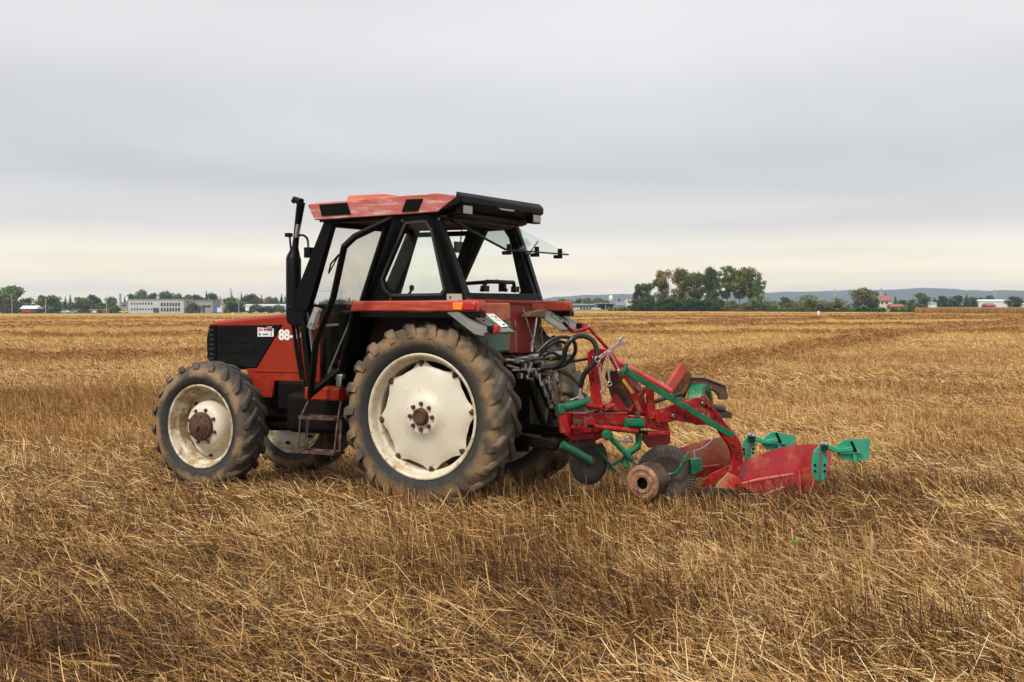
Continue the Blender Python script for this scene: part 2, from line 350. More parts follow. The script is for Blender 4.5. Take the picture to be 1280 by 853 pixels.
def standing(y0, y1, dens, wd, lh=1.0, nseg=2):
    x, y = pts_in(y0, y1, dens / 4.0); k = 4                     # tufts of four stalks, in drilled rows
    rowdir = R(16); u = x * math.cos(rowdir) + y * math.sin(rowdir); v = -x * math.sin(rowdir) + y * math.cos(rowdir)
    v = np.round(v / .15) * .15 + rng.normal(0, .022, len(v)); x = u * math.cos(rowdir) - v * math.sin(rowdir); y = u * math.sin(rowdir) + v * math.cos(rowdir)
    x = np.repeat(x, k) + rng.normal(0, .022, len(x) * k); y = np.repeat(y, k) + rng.normal(0, .022, len(y) * k); n = len(x)
    rp = rough_patch(x, y); flat = ss(.42, .6, fb(x * .28 + 30, y * .55 + 11, 3)) * (1 - rp)
    keep = rng.random(n) > flat * .75
    sw = swath(x, y); keep &= rng.random(n) > sw * 1.1
    for wx, wy in WHEELS: keep &= np.hypot(x - wx, y - wy) > .17
    x, y, rp, flat = x[keep], y[keep], rp[keep], flat[keep]; n = len(x)
    hh = (rng.uniform(.08, .22, n) + rp * rng.uniform(0, .14, n) + .05 * np.exp(-((y - 9.8) / 1.6) ** 2)) * lh; lean = R(5) + rng.exponential(R(13), n) + flat * R(42)
    la = R(175) + (fb(x * .2, y * .2, 2) - .5) * 2.8 + rng.normal(0, 1.0, n)
    d = np.stack([np.sin(lean) * np.cos(la), np.sin(lean) * np.sin(la), np.cos(lean)], -1)
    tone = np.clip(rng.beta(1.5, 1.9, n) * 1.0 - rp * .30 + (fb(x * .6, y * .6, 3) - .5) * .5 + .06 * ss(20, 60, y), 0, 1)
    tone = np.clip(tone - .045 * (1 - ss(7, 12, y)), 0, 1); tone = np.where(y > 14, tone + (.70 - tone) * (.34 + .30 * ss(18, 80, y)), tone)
    ribbons(np.stack([x, y, gz(x, y) - .01], -1), d, hh, wd * rng.uniform(.6, 1.3, n), rng.uniform(-.05, .25, n), tone, nseg)
def litter(y0, y1, dens, wd, ln=(.06, .30), nseg=2):
    x, y = pts_in(y0, y1, dens); n = len(x); sw = swath(x, y)
    a = R(168) + (fb(x * .45 + 5, y * .45, 3) - .5) * 2.6 + rng.normal(0, .75, n) + (rng.random(n) < .5) * rng.uniform(-1.6, 1.6, n)
    el = rng.normal(R(10), R(19), n); d = np.stack([np.cos(el) * np.cos(a), np.cos(el) * np.sin(a), np.sin(el)], -1)
    rp = rough_patch(x, y)
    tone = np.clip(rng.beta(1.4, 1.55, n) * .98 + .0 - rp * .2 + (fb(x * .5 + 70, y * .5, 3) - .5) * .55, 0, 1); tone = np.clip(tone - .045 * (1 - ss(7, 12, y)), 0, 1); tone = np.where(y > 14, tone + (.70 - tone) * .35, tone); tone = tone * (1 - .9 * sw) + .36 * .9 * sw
    zz_ = gz(x, y) + rng.random(n) ** 1.5 * .10
    ribbons(np.stack([x, y, zz_], -1), d, rng.uniform(ln[0], ln[1], n), wd * rng.uniform(.6, 1.35, n), rng.uniform(-.1, .2, n), tone, nseg)
Q = 1.0
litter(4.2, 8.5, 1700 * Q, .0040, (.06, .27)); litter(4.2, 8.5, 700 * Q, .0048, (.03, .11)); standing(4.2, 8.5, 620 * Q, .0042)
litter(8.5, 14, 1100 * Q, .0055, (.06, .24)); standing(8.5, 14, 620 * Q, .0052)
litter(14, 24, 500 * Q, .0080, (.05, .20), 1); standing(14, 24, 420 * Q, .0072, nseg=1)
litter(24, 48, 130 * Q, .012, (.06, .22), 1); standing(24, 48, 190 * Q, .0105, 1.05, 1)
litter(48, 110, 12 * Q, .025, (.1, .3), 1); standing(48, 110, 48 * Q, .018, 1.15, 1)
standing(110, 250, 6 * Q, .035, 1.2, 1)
for pl, hw in SW:                                               # chopped straw heaped along the swaths
    for (x0, y0), (x1, y1) in zip(pl, pl[1:]):
        L_ = math.hypot(x1 - x0, y1 - y0); ym = max(min(y0, y1), 20); n = int(min(16000, L_ * hw * 2 * 9000 / ym)); t_ = rng.random(n); x = x0 + (x1 - x0) * t_ + rng.normal(0, hw * .5, n); y = y0 + (y1 - y0) * t_ + rng.normal(0, hw * .5, n)
        a = rng.uniform(0, 6.28, n); el = rng.normal(R(15), R(18), n); sw = swath(x, y)
        ribbons(np.stack([x, y, gz(x, y) + rng.random(n) * .06], -1), np.stack([np.cos(el) * np.cos(a), np.cos(el) * np.sin(a), np.sin(el)], -1), rng.uniform(.06, .22, n), np.maximum(.007, y / 1600 * .7) * rng.uniform(.7, 1.3, n), rng.uniform(-.1, .2, n), np.clip(rng.normal(.37, .09, n), 0, 1), 1)
me = np_mesh('stubble', np.concatenate(V_), np.concatenate(Q_), STRAW, {'tone': np.concatenate(T_)})
so = bpy.data.objects.new('stubble', me); COL.objects.link(so); tag(so, 'golden brown cut straw stubble and loose straw covering the field', 'stubble', kind='stuff')
# ================================================================== FAR SURROUNDINGS
def far(px, py, d):
    r_ = ray(px, py); k = d / r_.y; return Vector((r_.x * k, d, H + r_.z * k))
def leaf_mat(name, pts, tr=.25):
    return straw_mat(name, pts, tr)
LG = leaf_mat('mid_green_leaves', [(0, (0.042, 0.066, 0.017)), (.5, (0.120, 0.176, 0.037)), (1, (0.299, 0.348, 0.064))])
DG = leaf_mat('dark_green_leaves', [(0, (0.023, 0.040, 0.012)), (.5, (0.061, 0.099, 0.026)), (1, (0.152, 0.198, 0.044))])
YG = leaf_mat('yellow_green_leaves', [(0, (0.060, 0.072, 0.012)), (.5, (0.156, 0.168, 0.030)), (1, (0.288, 0.264, 0.060))])
BR = leaf_mat('autumn_brown_leaves', [(0, (0.070, 0.049, 0.021)), (.5, (0.168, 0.112, 0.042)), (1, (0.280, 0.196, 0.077))])
BC = leaf_mat('blue_green_needles', [(0, (0.014, 0.029, 0.022)), (.5, (0.032, 0.061, 0.045)), (1, (0.063, 0.104, 0.072))])
MXT = leaf_mat('turning_leaves', [(0, (0.039, 0.054, 0.013)), (.45, (0.126, 0.146, 0.030)), (.75, (0.281, 0.230, 0.044)), (1, (0.562, 0.315, 0.074))])
BARK = mat('grey_brown_bark', (.10, .075, .055), .9, spots=[((.20, .17, .13), 3, .5, .7, .7)])
def leaves(rs, lobes, n, size, material, name='crown'):
    """leaf-sized faces through a set of lobes (centre, radii, tone shift)"""
    C_, T2 = [], []
    vols = np.array([l[1][0] * l[1][1] * l[1][2] for l in lobes]); vols = vols ** .75; vols /= vols.sum()
    for (c, r_, ts), f in zip(lobes, vols):
        k = max(6, int(n * f)); v = rs.normal(size=(k, 3)); v /= np.linalg.norm(v, axis=1)[:, None]; rad = rs.random(k) ** .45 * (1 + rs.normal(0, .10, k))
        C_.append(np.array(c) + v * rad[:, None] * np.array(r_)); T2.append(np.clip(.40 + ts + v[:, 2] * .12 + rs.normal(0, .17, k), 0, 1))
    c = np.concatenate(C_); t = np.concatenate(T2); k = len(c); a = rs.normal(size=(k, 3)); a /= np.linalg.norm(a, axis=1)[:, None]; b = np.cross(a, rs.normal(size=(k, 3))); b /= np.linalg.norm(b, axis=1)[:, None]
    s_ = size * rs.uniform(.5, 1.2, k)[:, None]; vs = np.stack([c - a * s_, c - b * s_ * .6, c + a * s_, c + b * s_ * .6], 1).reshape(-1, 3)
    return np_mesh(name, vs, np.arange(4 * k).reshape(-1, 4), material, {'tone': np.repeat(t, 4)})
def trunk_mesh(rs, h, r0, kind):
    m = MB(); m.tube([(0, 0, -.3), (rs.normal(0, .01) * h, 0, h * .3), (rs.normal(0, .02) * h, rs.normal(0, .02) * h, h * .62), (rs.normal(0, .03) * h, 0, h * (.95 if kind == 'conifer' else .82))], [r0, r0 * .8, r0 * .5, r0 * .12], 7)
    if kind != 'conifer':
        for k in range(8):
            a = rs.uniform(0, 6.28); z0 = h * rs.uniform(.28, .65); l_ = h * rs.uniform(.18, .30); m.tube([(0, 0, z0), (math.cos(a) * l_ * .5, math.sin(a) * l_ * .5, z0 + l_ * .4), (math.cos(a) * l_, math.sin(a) * l_, z0 + l_ * .9)], [r0 * .4, r0 * .25, r0 * .06], 5)
    bmesh.ops.recalc_face_normals(m.bm, faces=m.bm.faces); me = bpy.data.meshes.new('trunk'); m.bm.to_mesh(me); m.bm.free(); me.materials.append(BARK); return me
def protos(kind, seed, n, size, material):
    """unit tree 10 m high, 10 m broad"""
    rs = np.random.default_rng(seed); lobes = []
    if kind == 'round':
        for k in range(34):
            a = rs.uniform(0, 6.28); zz_ = rs.uniform(.10, .88); rr = 4.6 * math.sin(math.pi * min(1, (zz_ + .14) * .86)) ** .5 * rs.uniform(.15, .80); q = rs.uniform(1.3, 2.3); lobes.append(((rr * math.cos(a), rr * math.sin(a), zz_ * 10 - .4), (q, q, q * .75), rs.normal(0, .13)))
    elif kind == 'tall':
        for k in range(44):
            a = rs.uniform(0, 6.28); zz_ = rs.uniform(.06, .93); rr = 4.0 * (1 - .55 * abs(zz_ - .5)) * rs.uniform(.05, 1.0); q = rs.uniform(1.0, 1.9); lobes.append(((rr * math.cos(a), rr * math.sin(a), zz_ * 10 - .3), (q * 1.2, q * 1.2, q * .6), rs.normal(0, .15)))
    elif kind == 'loose':
        for k in range(40):
            a = rs.uniform(0, 6.28); zz_ = rs.uniform(.36, .93); rr = 4.3 * math.sin(math.pi * (zz_ - .3) * 1.35) ** .5 * rs.uniform(.1, 1.0) if zz_ < .98 else 1; q = rs.uniform(.9, 1.6); lobes.append(((rr * math.cos(a), rr * math.sin(a), zz_ * 10 - .3), (q * 1.3, q * 1.3, q * .55), rs.normal(0, .15)))
    elif kind == 'conifer':
        for k in range(18):
            zz_ = k / 18; q = 4.6 * (1 - zz_) ** .9 + .25
            for j in range(3): a = rs.uniform(0, 6.28); lobes.append(((q * .35 * math.cos(a), q * .35 * math.sin(a), zz_ * 9.6 + .5), (q * .62, q * .62, .5), rs.normal(0, .1)))
    else:  # bush
        for k in range(30):
            a = rs.uniform(0, 6.28); rr = rs.uniform(0, 3.7); q = rs.uniform(1.3, 2.0); zt = 8.6 * (1 - (rr / 5.2) ** 2) * rs.uniform(.35, .97); lobes.append(((rr * math.cos(a), rr * math.sin(a), zt), (q, q, q * 1.0), rs.normal(0, .12)))
        for k in range(7): a = k * .9; lobes.append(((3.3 * math.cos(a), 3.3 * math.sin(a), 1.5), (1.7, 1.7, 2.0), -.12))
    return leaves(rs, lobes, n, size, material), (trunk_mesh(rs, 10, .22, kind) if kind != 'bush' else None)
MESH = {}
def tree(kind, key, px0, top, base, wpx, d, label, group, name=None):
    """tree standing on the ground line, size read from the photograph"""
    (cm, tm) = MESH[key]; c = far(px0, base, d); h = (base - top) / F * d; wd = wpx / F * d
    cat = {'bush': 'bush', 'conifer': 'tree'}.get(kind, 'tree'); o = empty(name or {'bush': 'bush', 'conifer': 'conifer'}.get(kind, 'broadleaf_tree'), c, random.uniform(0, 6.28)); k_ = 7.0 if d > 595 and kind != 'conifer' else 8.2; o.scale = (wd / k_, wd / k_, h / 9.6)
    tag(o, label, cat, group); cr_ = bpy.data.objects.new('crown', cm); COL.objects.link(cr_); cr_.parent = o
    if tm: t_ = bpy.data.objects.new('trunk', tm); COL.objects.link(t_); t_.parent = o
    return o
random.seed(11)
for key, kind, sd, n, sz, mt in [('r1', 'round', 1, 2200, .55, LG), ('r2', 'round', 2, 2200, .55, DG), ('r3', 'round', 3, 2200, .5, MXT), ('y1', 'round', 4, 2200, .5, YG), ('b1', 'round', 5, 1800, .5, BR), ('c1', 'conifer', 6, 1800, .42, BC), ('c2', 'conifer', 7, 1800, .42, DG), ('s1', 'bush', 8, 3000, .48, LG), ('s2', 'bush', 9, 3000, .48, DG),
                                 ('t1', 'tall', 10, 7920, .30, LG), ('t2', 'tall', 11, 8360, .30, DG), ('t3', 'tall', 12, 7040, .30, MXT), ('l1', 'loose', 13, 5060, .30, LG), ('l2', 'loose', 14, 4400, .30, MXT), ('s3', 'bush', 15, 3600, .30, LG), ('s4', 'bush', 16, 3400, .30, MXT)]:
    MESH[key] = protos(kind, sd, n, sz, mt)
GL = 'trees along the far left edge of the field'; GB = 'trees rising behind the long factory'; GC = 'tall trees of the clump right of the tractor'; GR = 'trees around the far right houses'; GU = 'bushes at the field edge'
KN = {'r': 'round', 'y': 'round', 'b': 'round', 'c': 'conifer', 's': 'bush', 't': 'tall', 'l': 'loose'}
for key, px0, top, base, w_, d, lab, grp in [
    ('r2', -14, 360, 391, 26, 640, 'dark broad tree cut by the left edge of the view', GL), ('r1', 12, 357, 391, 34, 640, 'biggest broad green tree at the far left end of the tree row', GL), ('b1', 9, 372, 391.5, 13, 600, 'small yellow brown tree in front of the biggest left tree', GL),
    ('c2', 20, 371, 391.5, 9, 595, 'narrow black green conifer beside the yellow brown tree', GL), ('r2', 33, 372, 391, 18, 680, 'low dark tree behind the white roofed shed', GL), ('r3', 53, 368, 391, 17, 640, 'olive tree just right of the white roofed shed', GL), ('r1', 66, 369, 391.5, 18, 620, 'mid green tree between the olive tree and the dark conifer', GL),
    ('c2', 74.5, 374, 391.5, 6, 600, 'slim dark conifer beside the mid green tree', GL), ('c1', 82, 371, 390, 8, 760, 'first of two bluish conifers behind the low cars', GL), ('c1', 88, 369, 390, 8, 770, 'second bluish conifer, taller, next to the yellow green tree', GL), ('r2', 95, 378, 391, 14, 690, 'low dark tree left of the yellow green tree', GL),
    ('y1', 102, 371, 391.3, 20, 610, 'bright yellow green round tree', GL), ('r2', 117, 368, 391, 15, 660, 'dark round tree right of the yellow green tree', GL), ('r3', 128, 378, 391.5, 16, 640, 'low brownish tree behind the small brick sheds', GL), ('r1', 139, 371, 391, 14, 700, 'pale green tree beside the lamp post left of the factory', GL),
    ('s1', 145, 381, 391.5, 12, 600, 'small round bush at the left foot of the chimney', GU),
    ('c1', 156, 370, 388, 6, 820, 'small conifer above the low wing next to the chimney', GB), ('r2', 166, 367, 388, 13, 800, 'dark tree above the left end of the factory roof', GB), ('r1', 177, 362, 388, 13, 800, 'tallest tree above the factory roof', GB), ('r2', 190, 366, 388, 15, 800, 'dark round tree above the factory windows', GB),
    ('r1', 208, 364, 388, 18, 800, 'broad round tree above the middle of the factory', GB), ('r3', 223, 366, 388, 13, 800, 'olive tree above the right half of the factory', GB), ('r1', 234, 368, 388, 12, 820, 'pale tree above the join of factory and low wing', GB), ('r2', 247, 368, 388, 15, 810, 'dark tree above the low right wing', GB), ('c2', 258, 364.5, 388, 9, 800, 'pointed conifer above the low right wing', GB), ('r2', 265, 366, 388, 14, 800, 'dark tree right of the pointed conifer', GB),
    ('c1', 275.5, 371, 390, 7, 780, 'small conifer behind the little house', GB), ('s1', 241, 377, 391, 19, 590, 'round light green bush in front of the low factory wing', GU), ('r2', 283, 372, 391, 10, 700, 'narrow dark tree left of the big dark green tree', GL), ('r1', 292, 372, 390.5, 24, 600, 'big dark green tree between house and white warehouse', GL), ('c1', 290, 366, 388, 7, 760, 'conifer poking over the big dark green tree', GL),
    ('c1', 302, 366, 388, 7, 800, 'bluish conifer beside the tall lamp post', GL), ('r2', 312, 367, 388, 17, 790, 'dark broad tree behind the white warehouse', GL), ('b1', 321, 369, 388, 10, 790, 'brownish tree behind the white warehouse', GL), ('c1', 327, 369, 388, 7, 800, 'thin conifer behind the white warehouse', GL), ('r3', 336, 370, 388, 11, 790, 'olive tree behind the white warehouse', GL), ('r3', 344, 371, 388, 10, 800, 'pale tree behind the warehouse nearest the exhaust', GL), ('c1', 352, 368, 388, 9, 790, 'dark conifer right beside the exhaust', GL), ('r2', 362, 370, 388, 14, 790, 'dark tree hidden partly by the exhaust', GL),
    ('s2', 303, 382, 390.5, 16, 600, 'dark bush right of the big dark green tree', GU), ('s1', 320, 379.5, 390.5, 18, 600, 'light bush in front of the white warehouse', GU), ('s2', 334, 382, 390.5, 16, 600, 'dark bush in front of the warehouse middle', GU), ('s1', 348, 380.5, 390.5, 17, 600, 'light bush next to the exhaust stack', GU),
    ('c1', 400, 377, 390, 7, 760, 'small conifer seen through the windscreen', GL), ('r2', 426, 374, 390, 14, 760, 'dark tree seen through the open door', GL), ('r1', 444, 377, 390, 14, 760, 'green tree seen through the door glass', GL), ('c2', 470, 376, 390, 8, 760, 'conifer seen through the right of the door glass', GL), ('r3', 520, 377, 389, 18, 760, 'olive tree seen through the quarter window', GL), ('r2', 545, 378, 389, 16, 760, 'dark tree seen through the quarter window', GL), ('r1', 600, 377, 388.5, 18, 700, 'green tree seen through the left of the rear window', GL), ('r2', 628, 378, 388.5, 18, 700, 'dark tree seen through the rear window', GL),
    ('r2', 703, 373.5, 388, 12, 720, 'dark tree just above the right tail light', GR), ('r1', 713, 374, 388, 12, 730, 'green tree left of the flat roofed station', GR), ('r2', 723, 373, 388, 9, 740, 'dark tree touching the left end of the station roof', GR), ('r3', 734, 371.5, 388, 13, 800, 'olive tree behind the station roof', GR), ('r1', 745, 372, 388, 14, 800, 'pale tree behind the middle of the station', GR), ('r1', 757, 375, 388, 12, 790, 'low tree behind the right end of the station', GR), ('c1', 774, 372.5, 388, 8, 760, 'blue conifer between station and pale block', GR), ('s2', 787, 381, 388.5, 12, 500, 'dark bush at the foot of the pale block', GU),
    ('t2', 797, 356, 388.5, 15, 385, 'first and narrowest tree at the left end of the clump', GC), ('t1', 809, 352, 388.5, 21, 385, 'second tree of the clump, mid green', GC), ('t3', 827, 337, 389, 22, 385, 'tall loose tree with reddish top leaves', GC), ('t3', 853, 335, 389, 27, 380, 'broad tree with yellowing crown left of the dark one', GC), ('l2', 873, 339, 389, 24, 388, 'brownish tree behind the middle of the clump', GC), ('t2', 888, 335, 389.5, 26, 375, 'darkest densest tree in the middle of the clump', GC),
    ('l1', 909, 331, 389.5, 25, 375, 'highest tree of the clump with bare lower stems', GC), ('l1', 924, 333, 389.5, 22, 372, 'tall light crowned tree right of the highest one', GC), ('l2', 937, 333, 389.5, 22, 372, 'tall thinning tree near the right end of the clump', GC), ('l1', 948, 345, 389.8, 16, 370, 'rightmost thin tree leaning out of the clump', GC),
    ('s2', 803, 370, 389, 30, 378, 'dark undergrowth under the two left clump trees', GU), ('s2', 838, 371, 389.5, 34, 374, 'dark undergrowth under the reddish topped tree', GU), ('s2', 868, 371, 390, 32, 372, 'dark undergrowth left of the densest tree', GU), ('s2', 895, 372, 390, 30, 370, 'dark undergrowth under the highest tree', GU), ('s4', 916, 375, 390.3, 26, 366, 'brownish undergrowth below the bare stems', GU),
    ('s3', 951, 369, 390.8, 44, 362, 'wide feathery green bush at the right end of the clump', GU), ('s4', 932, 378, 390.8, 24, 360, 'low olive bush left of the wide feathery bush', GU), ('r2', 981, 371, 388, 13, 640, 'small dark tree between the wide bush and the round bush', GR), ('s4', 990, 375, 389, 20, 470, 'olive bush left of the big round bush', GU), ('s3', 1013, 367, 391.5, 42, 345, 'big round green bush in mid field edge', GU), ('s4', 1046, 372, 391.5, 34, 345, 'pale olive bush right of the big round bush', GU),
    ('r3', 1078, 358.5, 386, 30, 560, 'big dark tree with a brownish left side near the cream house', GR), ('r2', 1090, 363, 386, 18, 565, 'lower dark tree leaning on the big brownish one', GR), ('c1', 1107, 366.5, 385, 9, 660, 'blue conifer behind the red house roof', GR), ('c2', 1119, 371, 386, 8, 600, 'dark conifer right of the cream house', GR), ('r2', 1128, 375, 385, 12, 680, 'low dark tree above the red shed', GR), ('r1', 1139, 374, 385, 12, 660, 'low green tree right of the red shed', GR), ('r1', 1153, 366, 385, 17, 650, 'tall pale green tree between shed and conifer row', GR),
    ('c2', 1168, 372, 385, 11, 640, 'first conifer of the dark row', GR), ('r2', 1178, 369.5, 385, 13, 640, 'dark tree second in the row', GR), ('c2', 1188, 371, 385, 11, 640, 'third tree of the dark row, pointed', GR), ('r2', 1197, 369, 385, 13, 640, 'tallest dark tree in the middle of the row', GR), ('c2', 1208, 369, 385, 12, 640, 'fifth tree of the dark row', GR), ('r2', 1216, 371, 385, 11, 640, 'last dark tree of the row beside the greenhouse', GR),
    ('r3', 1237, 368.5, 382, 12, 800, 'olive tree behind the long white greenhouse', GR), ('r3', 1226, 371, 382, 8, 800, 'small pale tree behind the left end of the greenhouse', GR), ('r2', 1268, 370.5, 385, 18, 600, 'dark round tree in front of the greenhouse right end', GR), ('r1', 1292, 372, 385, 20, 640, 'green tree at the right edge of the view', GR)]:
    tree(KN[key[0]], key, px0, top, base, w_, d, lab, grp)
# ---- buildings: face the camera, real depth behind
WALLW = mat('pale_render_wall', (.52, .50, .50), .8, spots=[((.38, .36, .36), .3, .45, .7, .7)]); WINM = mat('dark_window_glass', (.05, .055, .065), .2); ROOFG = mat('grey_sheet_roof', (.28, .28, .29), .7); CONC = mat('grey_concrete', (.30, .29, .28), .85)
REDTILE = mat('red_tile_roof', (.26, .07, .055), .8, spots=[((.34, .14, .11), .8, .4, .6, .8)]); CREAM = mat('cream_render', (.62, .55, .34), .8); BRICK = mat('red_brown_brick', (.26, .08, .05), .85); WHITES = mat('white_sheeting', (.66, .68, .70), .5); BLUE = mat('blue_container_paint', (.05, .16, .40), .5)
POLE = mat('galvanised_pole', (.40, .41, .42), .5); DKG = mat('dark_opening', (.03, .03, .035), .8)
def building(name, cat, label, x0, x1, top, base, d, depth, wallm, roofm, group=None, pitch=0.0, wins=(), roof_over=.3, winm=None):
    a, b = far(x0, base, d), far(x1, base, d); W_ = b.x - a.x; Hh = (base - top) / F * d; o = empty(name, ((a.x + b.x) / 2, d, a.z)); tag(o, label, cat, group)
    m = MB(); m.box((0, depth / 2, Hh / 2 - .5), (W_, depth, Hh + 1.0)); wl = m.build('wall', wallm, o, smooth=False)
    m = MB()
    if pitch: m.prism([(-roof_over, Hh), (depth / 2, Hh + pitch), (depth + roof_over, Hh), (depth / 2, Hh + pitch - .25) if False else (depth + roof_over, Hh - .15), (-roof_over, Hh - .15)], -W_ / 2 - roof_over, W_ / 2 + roof_over, 'x')
    else: m.box((0, depth / 2, Hh + .15), (W_ + roof_over * 2, depth + roof_over * 2, .35))
    m.build('roof', roofm, o, smooth=False)
    s_ = d / F
    for (u0, u1, v0, v1) in wins:      # pixel rectangles
        cx = ((u0 + u1) / 2 - (x0 + x1) / 2) * s_; cz = (base - (v0 + v1) / 2) * s_; ww, hh = (u1 - u0) * s_, (v1 - v0) * s_
        f = MB(); f.box((cx, -.03, cz), (ww, .10, hh)); f = f.build('window', winm or WINM, o, smooth=False)
    return o
w1 = [(164 + k * 3.55, 165.7 + k * 3.55, v, v + 2.6) for k in range(8) for v in (378.4, 385.6)]
fac = building('factory', 'factory', 'long pale two storey factory with two rows of small windows', 160, 229.5, 375, 391.5, 600, 14, WALLW, ROOFG, 'factory blocks', wins=w1 + [(201 + k * 3.6, 203.4 + k * 3.6, v, v + 4.6) for k in range(7) for v in (378.5, 385)] + [(191.5, 199, 385.2, 391)])
building('factory_wing', 'factory', 'low pale wing with an open bay right of the factory', 231, 266, 376, 391, 606, 16, CONC, ROOFG, 'factory blocks', wins=[(252, 263.5, 382, 384.5), (253, 256, 384.5, 391)])
building('factory_wing', 'factory', 'low wing left of the factory beside the chimney', 151, 159.6, 379, 391.3, 606, 12, CONC, ROOFG, 'factory blocks', wins=[(152.5, 158, 381, 383)])
m = MB(); c = far(150.5, 391, 612); m.lathe([(.62, 0), (.55, 7.5), (.50, 8.6), (.60, 8.7), (.60, 9.0), (.4, 9.0)], 16, c, 'z'); m.tube([c, c + Vector((0, 0, 8.8))], .4, 12); tag(m.build('chimney', CONC, None), 'thin grey factory chimney left of the factory', 'chimney')
building('shed', 'shed', 'white roofed open shed over red machines', 25.5, 45.5, 386, 391.5, 600, 8, DKG, WHITES, None, pitch=1.4)
m = MB(); c = far(34, 391.5, 596); m.box(c + Vector((0, 0, .9)), (4.4, 2, 1.1)); m.box(c + Vector((-1.5, 0, 1.5)), (1.2, 1.6, .7)); m.tube([c + Vector((2.2, 0, 1.1)), c + Vector((4, 0, .6))], .1, 6)
for dx in (-1.4, 1.2): m.lathe([(0, -.2), (.5, -.2), (.5, .2), (0, .2)], 12, c + Vector((dx, -.9, .5)))
tag(m.build('farm_machine', mat('far_red_paint', (.34, .03, .02), .5), None, bevel=.05), 'red farm machine parked under the white roofed shed', 'machine')
building('small_shed', 'shed', 'brick shed with a white door left of the lamp post', 112, 122, 387.8, 391.5, 600, 5, BRICK, ROOFG, 'small brick sheds', wins=[(115.5, 120.5, 388.3, 391)], winm=WHITES)
building('small_shed', 'shed', 'brown brick shed nearest the factory chimney', 128, 137, 388, 391.5, 600, 5, BRICK, ROOFG, 'small brick sheds', wins=[(131, 132.5, 389, 391)])
building('house', 'house', 'little pale house with a brownish roof behind the blue container', 268, 277.5, 380, 391, 660, 9, CREAM, mat('brown_tile_roof', (.22, .13, .10), .85), None, pitch=2.2, wins=[(270.5, 272.5, 382, 384.2), (273.5, 275.5, 382, 384.2)])
m = MB(); c = far(273, 391, 598); m.box(c + Vector((-1.2, 0, 1.2)), (1.7, 2.4, 2.4)); bx = m.build('container', BLUE, None); tag(bx, 'small blue container beside a white panel under the little house', 'container')
m = MB(); m.box(c + Vector((.8, 0, 1.25)), (2.2, 2.3, 2.2)); m.build('white_end', WHITES, bx); 
building('warehouse', 'warehouse', 'long low white warehouse behind the bushes', 303, 366, 382.2, 391, 680, 18, WHITES, mat('pale_sheet_roof', (.50, .53, .57), .5), None, pitch=.8)
m = MB(); c = far(309, 390.5, 592); m.box(c + Vector((0, 0, 1.7)), (1.7, .12, 2.0)); m.tube([c + Vector((-.6, 0, -.2)), c + Vector((-.6, 0, .8))], .05, 6); m.tube([c + Vector((.6, 0, -.2)), c + Vector((.6, 0, .8))], .05, 6); tag(m.build('sign_board', WHITES, None), 'blank white board on two legs at the field edge', 'sign')
sw_ = [(717 + k * 4, 719.4 + k * 4, 383, 387.5) for k in range(7)]
building('station', 'building', 'low flat roofed grey station left of the tree clump', 716.5, 746, 381, 388, 560, 14, mat('blue_grey_cladding', (.30, .34, .40), .6), mat('pale_flat_roof', (.5, .5, .52), .6), 'roadside buildings', wins=sw_, roof_over=.8)
cn = empty('canopy', far(757, 388, 556)); tag(cn, 'open canopy joined to the right of the grey station', 'canopy', 'roadside buildings'); m = MB(); m.box((0, 4, 3.0), (8.6, 9, .45)); m.build('roof', mat('brown_fascia', (.30, .22, .20), .7), cn)
for x_ in (-3.9, 0, 3.9): m = MB(); m.box((x_, .4, 1.4), (.25, .25, 2.9)); m.build('pillar', POLE, cn)
m = MB(); m.box((0, 8.4, 1.3), (8.2, .3, 2.8)); m.build('back_wall', mat('dark_back_wall', (.06, .065, .075), .7), cn); m = MB(); m.box((1.6, 2, .8), (.9, .6, 1.5)); m.build('pump', mat('pump_red', (.5, .05, .04), .5), cn)
building('tower_block', 'building', 'plain pale block behind the left end of the tree clump', 783, 794, 373.5, 388, 640, 12, mat('pale_grey_render', (.58, .57, .57), .8), ROOFG, 'roadside buildings', wins=[(785, 787, 376, 378.5), (789, 791, 376, 378.5)])
building('house', 'house', 'slate grey house between canopy and pale block', 770, 782, 382, 388, 620, 9, mat('grey_plaster', (.28, .28, .32), .8), mat('slate_roof', (.17, .18, .22), .8), 'roadside buildings', pitch=1.8)
m = MB(); c = far(763.8, 374.5, 590); m.lathe([(0, 2.0), (.7, 1.7), (1.05, .8), (1.05, -.1), (.6, -.9), (.25, -1.3), (.25, -5.5)], 16, c, 'z'); tag(m.build('silo', WHITES, None), 'white dome topped tank rising behind the canopy', 'silo')
hw = [(1101.5, 1104, 377.3, 380.5), (1107, 1109.5, 377.3, 380.5)]
hs_ = building('house', 'house', 'cream house with a red tiled roof among the far right trees', 1098, 1114.5, 375.8, 386, 600, 9, CREAM, REDTILE, None, pitch=2.3, wins=hw, roof_over=.6)
building('barn', 'barn', 'low red roofed barn at the right foot of the cream house', 1115, 1130, 383.4, 386.2, 590, 8, BRICK, REDTILE, 'red roofed outbuildings', pitch=1.1)
building('barn', 'barn', 'small red roofed barn in front of the greenhouse', 1234, 1244.5, 382.2, 385.6, 590, 7, BRICK, REDTILE, 'red roofed outbuildings', pitch=1.1, wins=[(1237, 1240, 383.6, 385.4)], winm=DKG)
building('pool_cover', 'shelter', 'low turquoise sheeted shelter left of the cream house', 1068, 1084.5, 382.6, 386.2, 585, 6, mat('turquoise_sheet', (.05, .36, .42), .5), mat('turquoise_roof', (.10, .45, .52), .5), None, pitch=.5)
building('greenhouse', 'greenhouse', 'long white greenhouse at the far right', 1221, 1262, 376.5, 384.5, 640, 22, mat('white_film', (.64, .66, .68), .4), mat('white_film_roof', (.68, .72, .76), .4), 'greenhouses', pitch=.8)
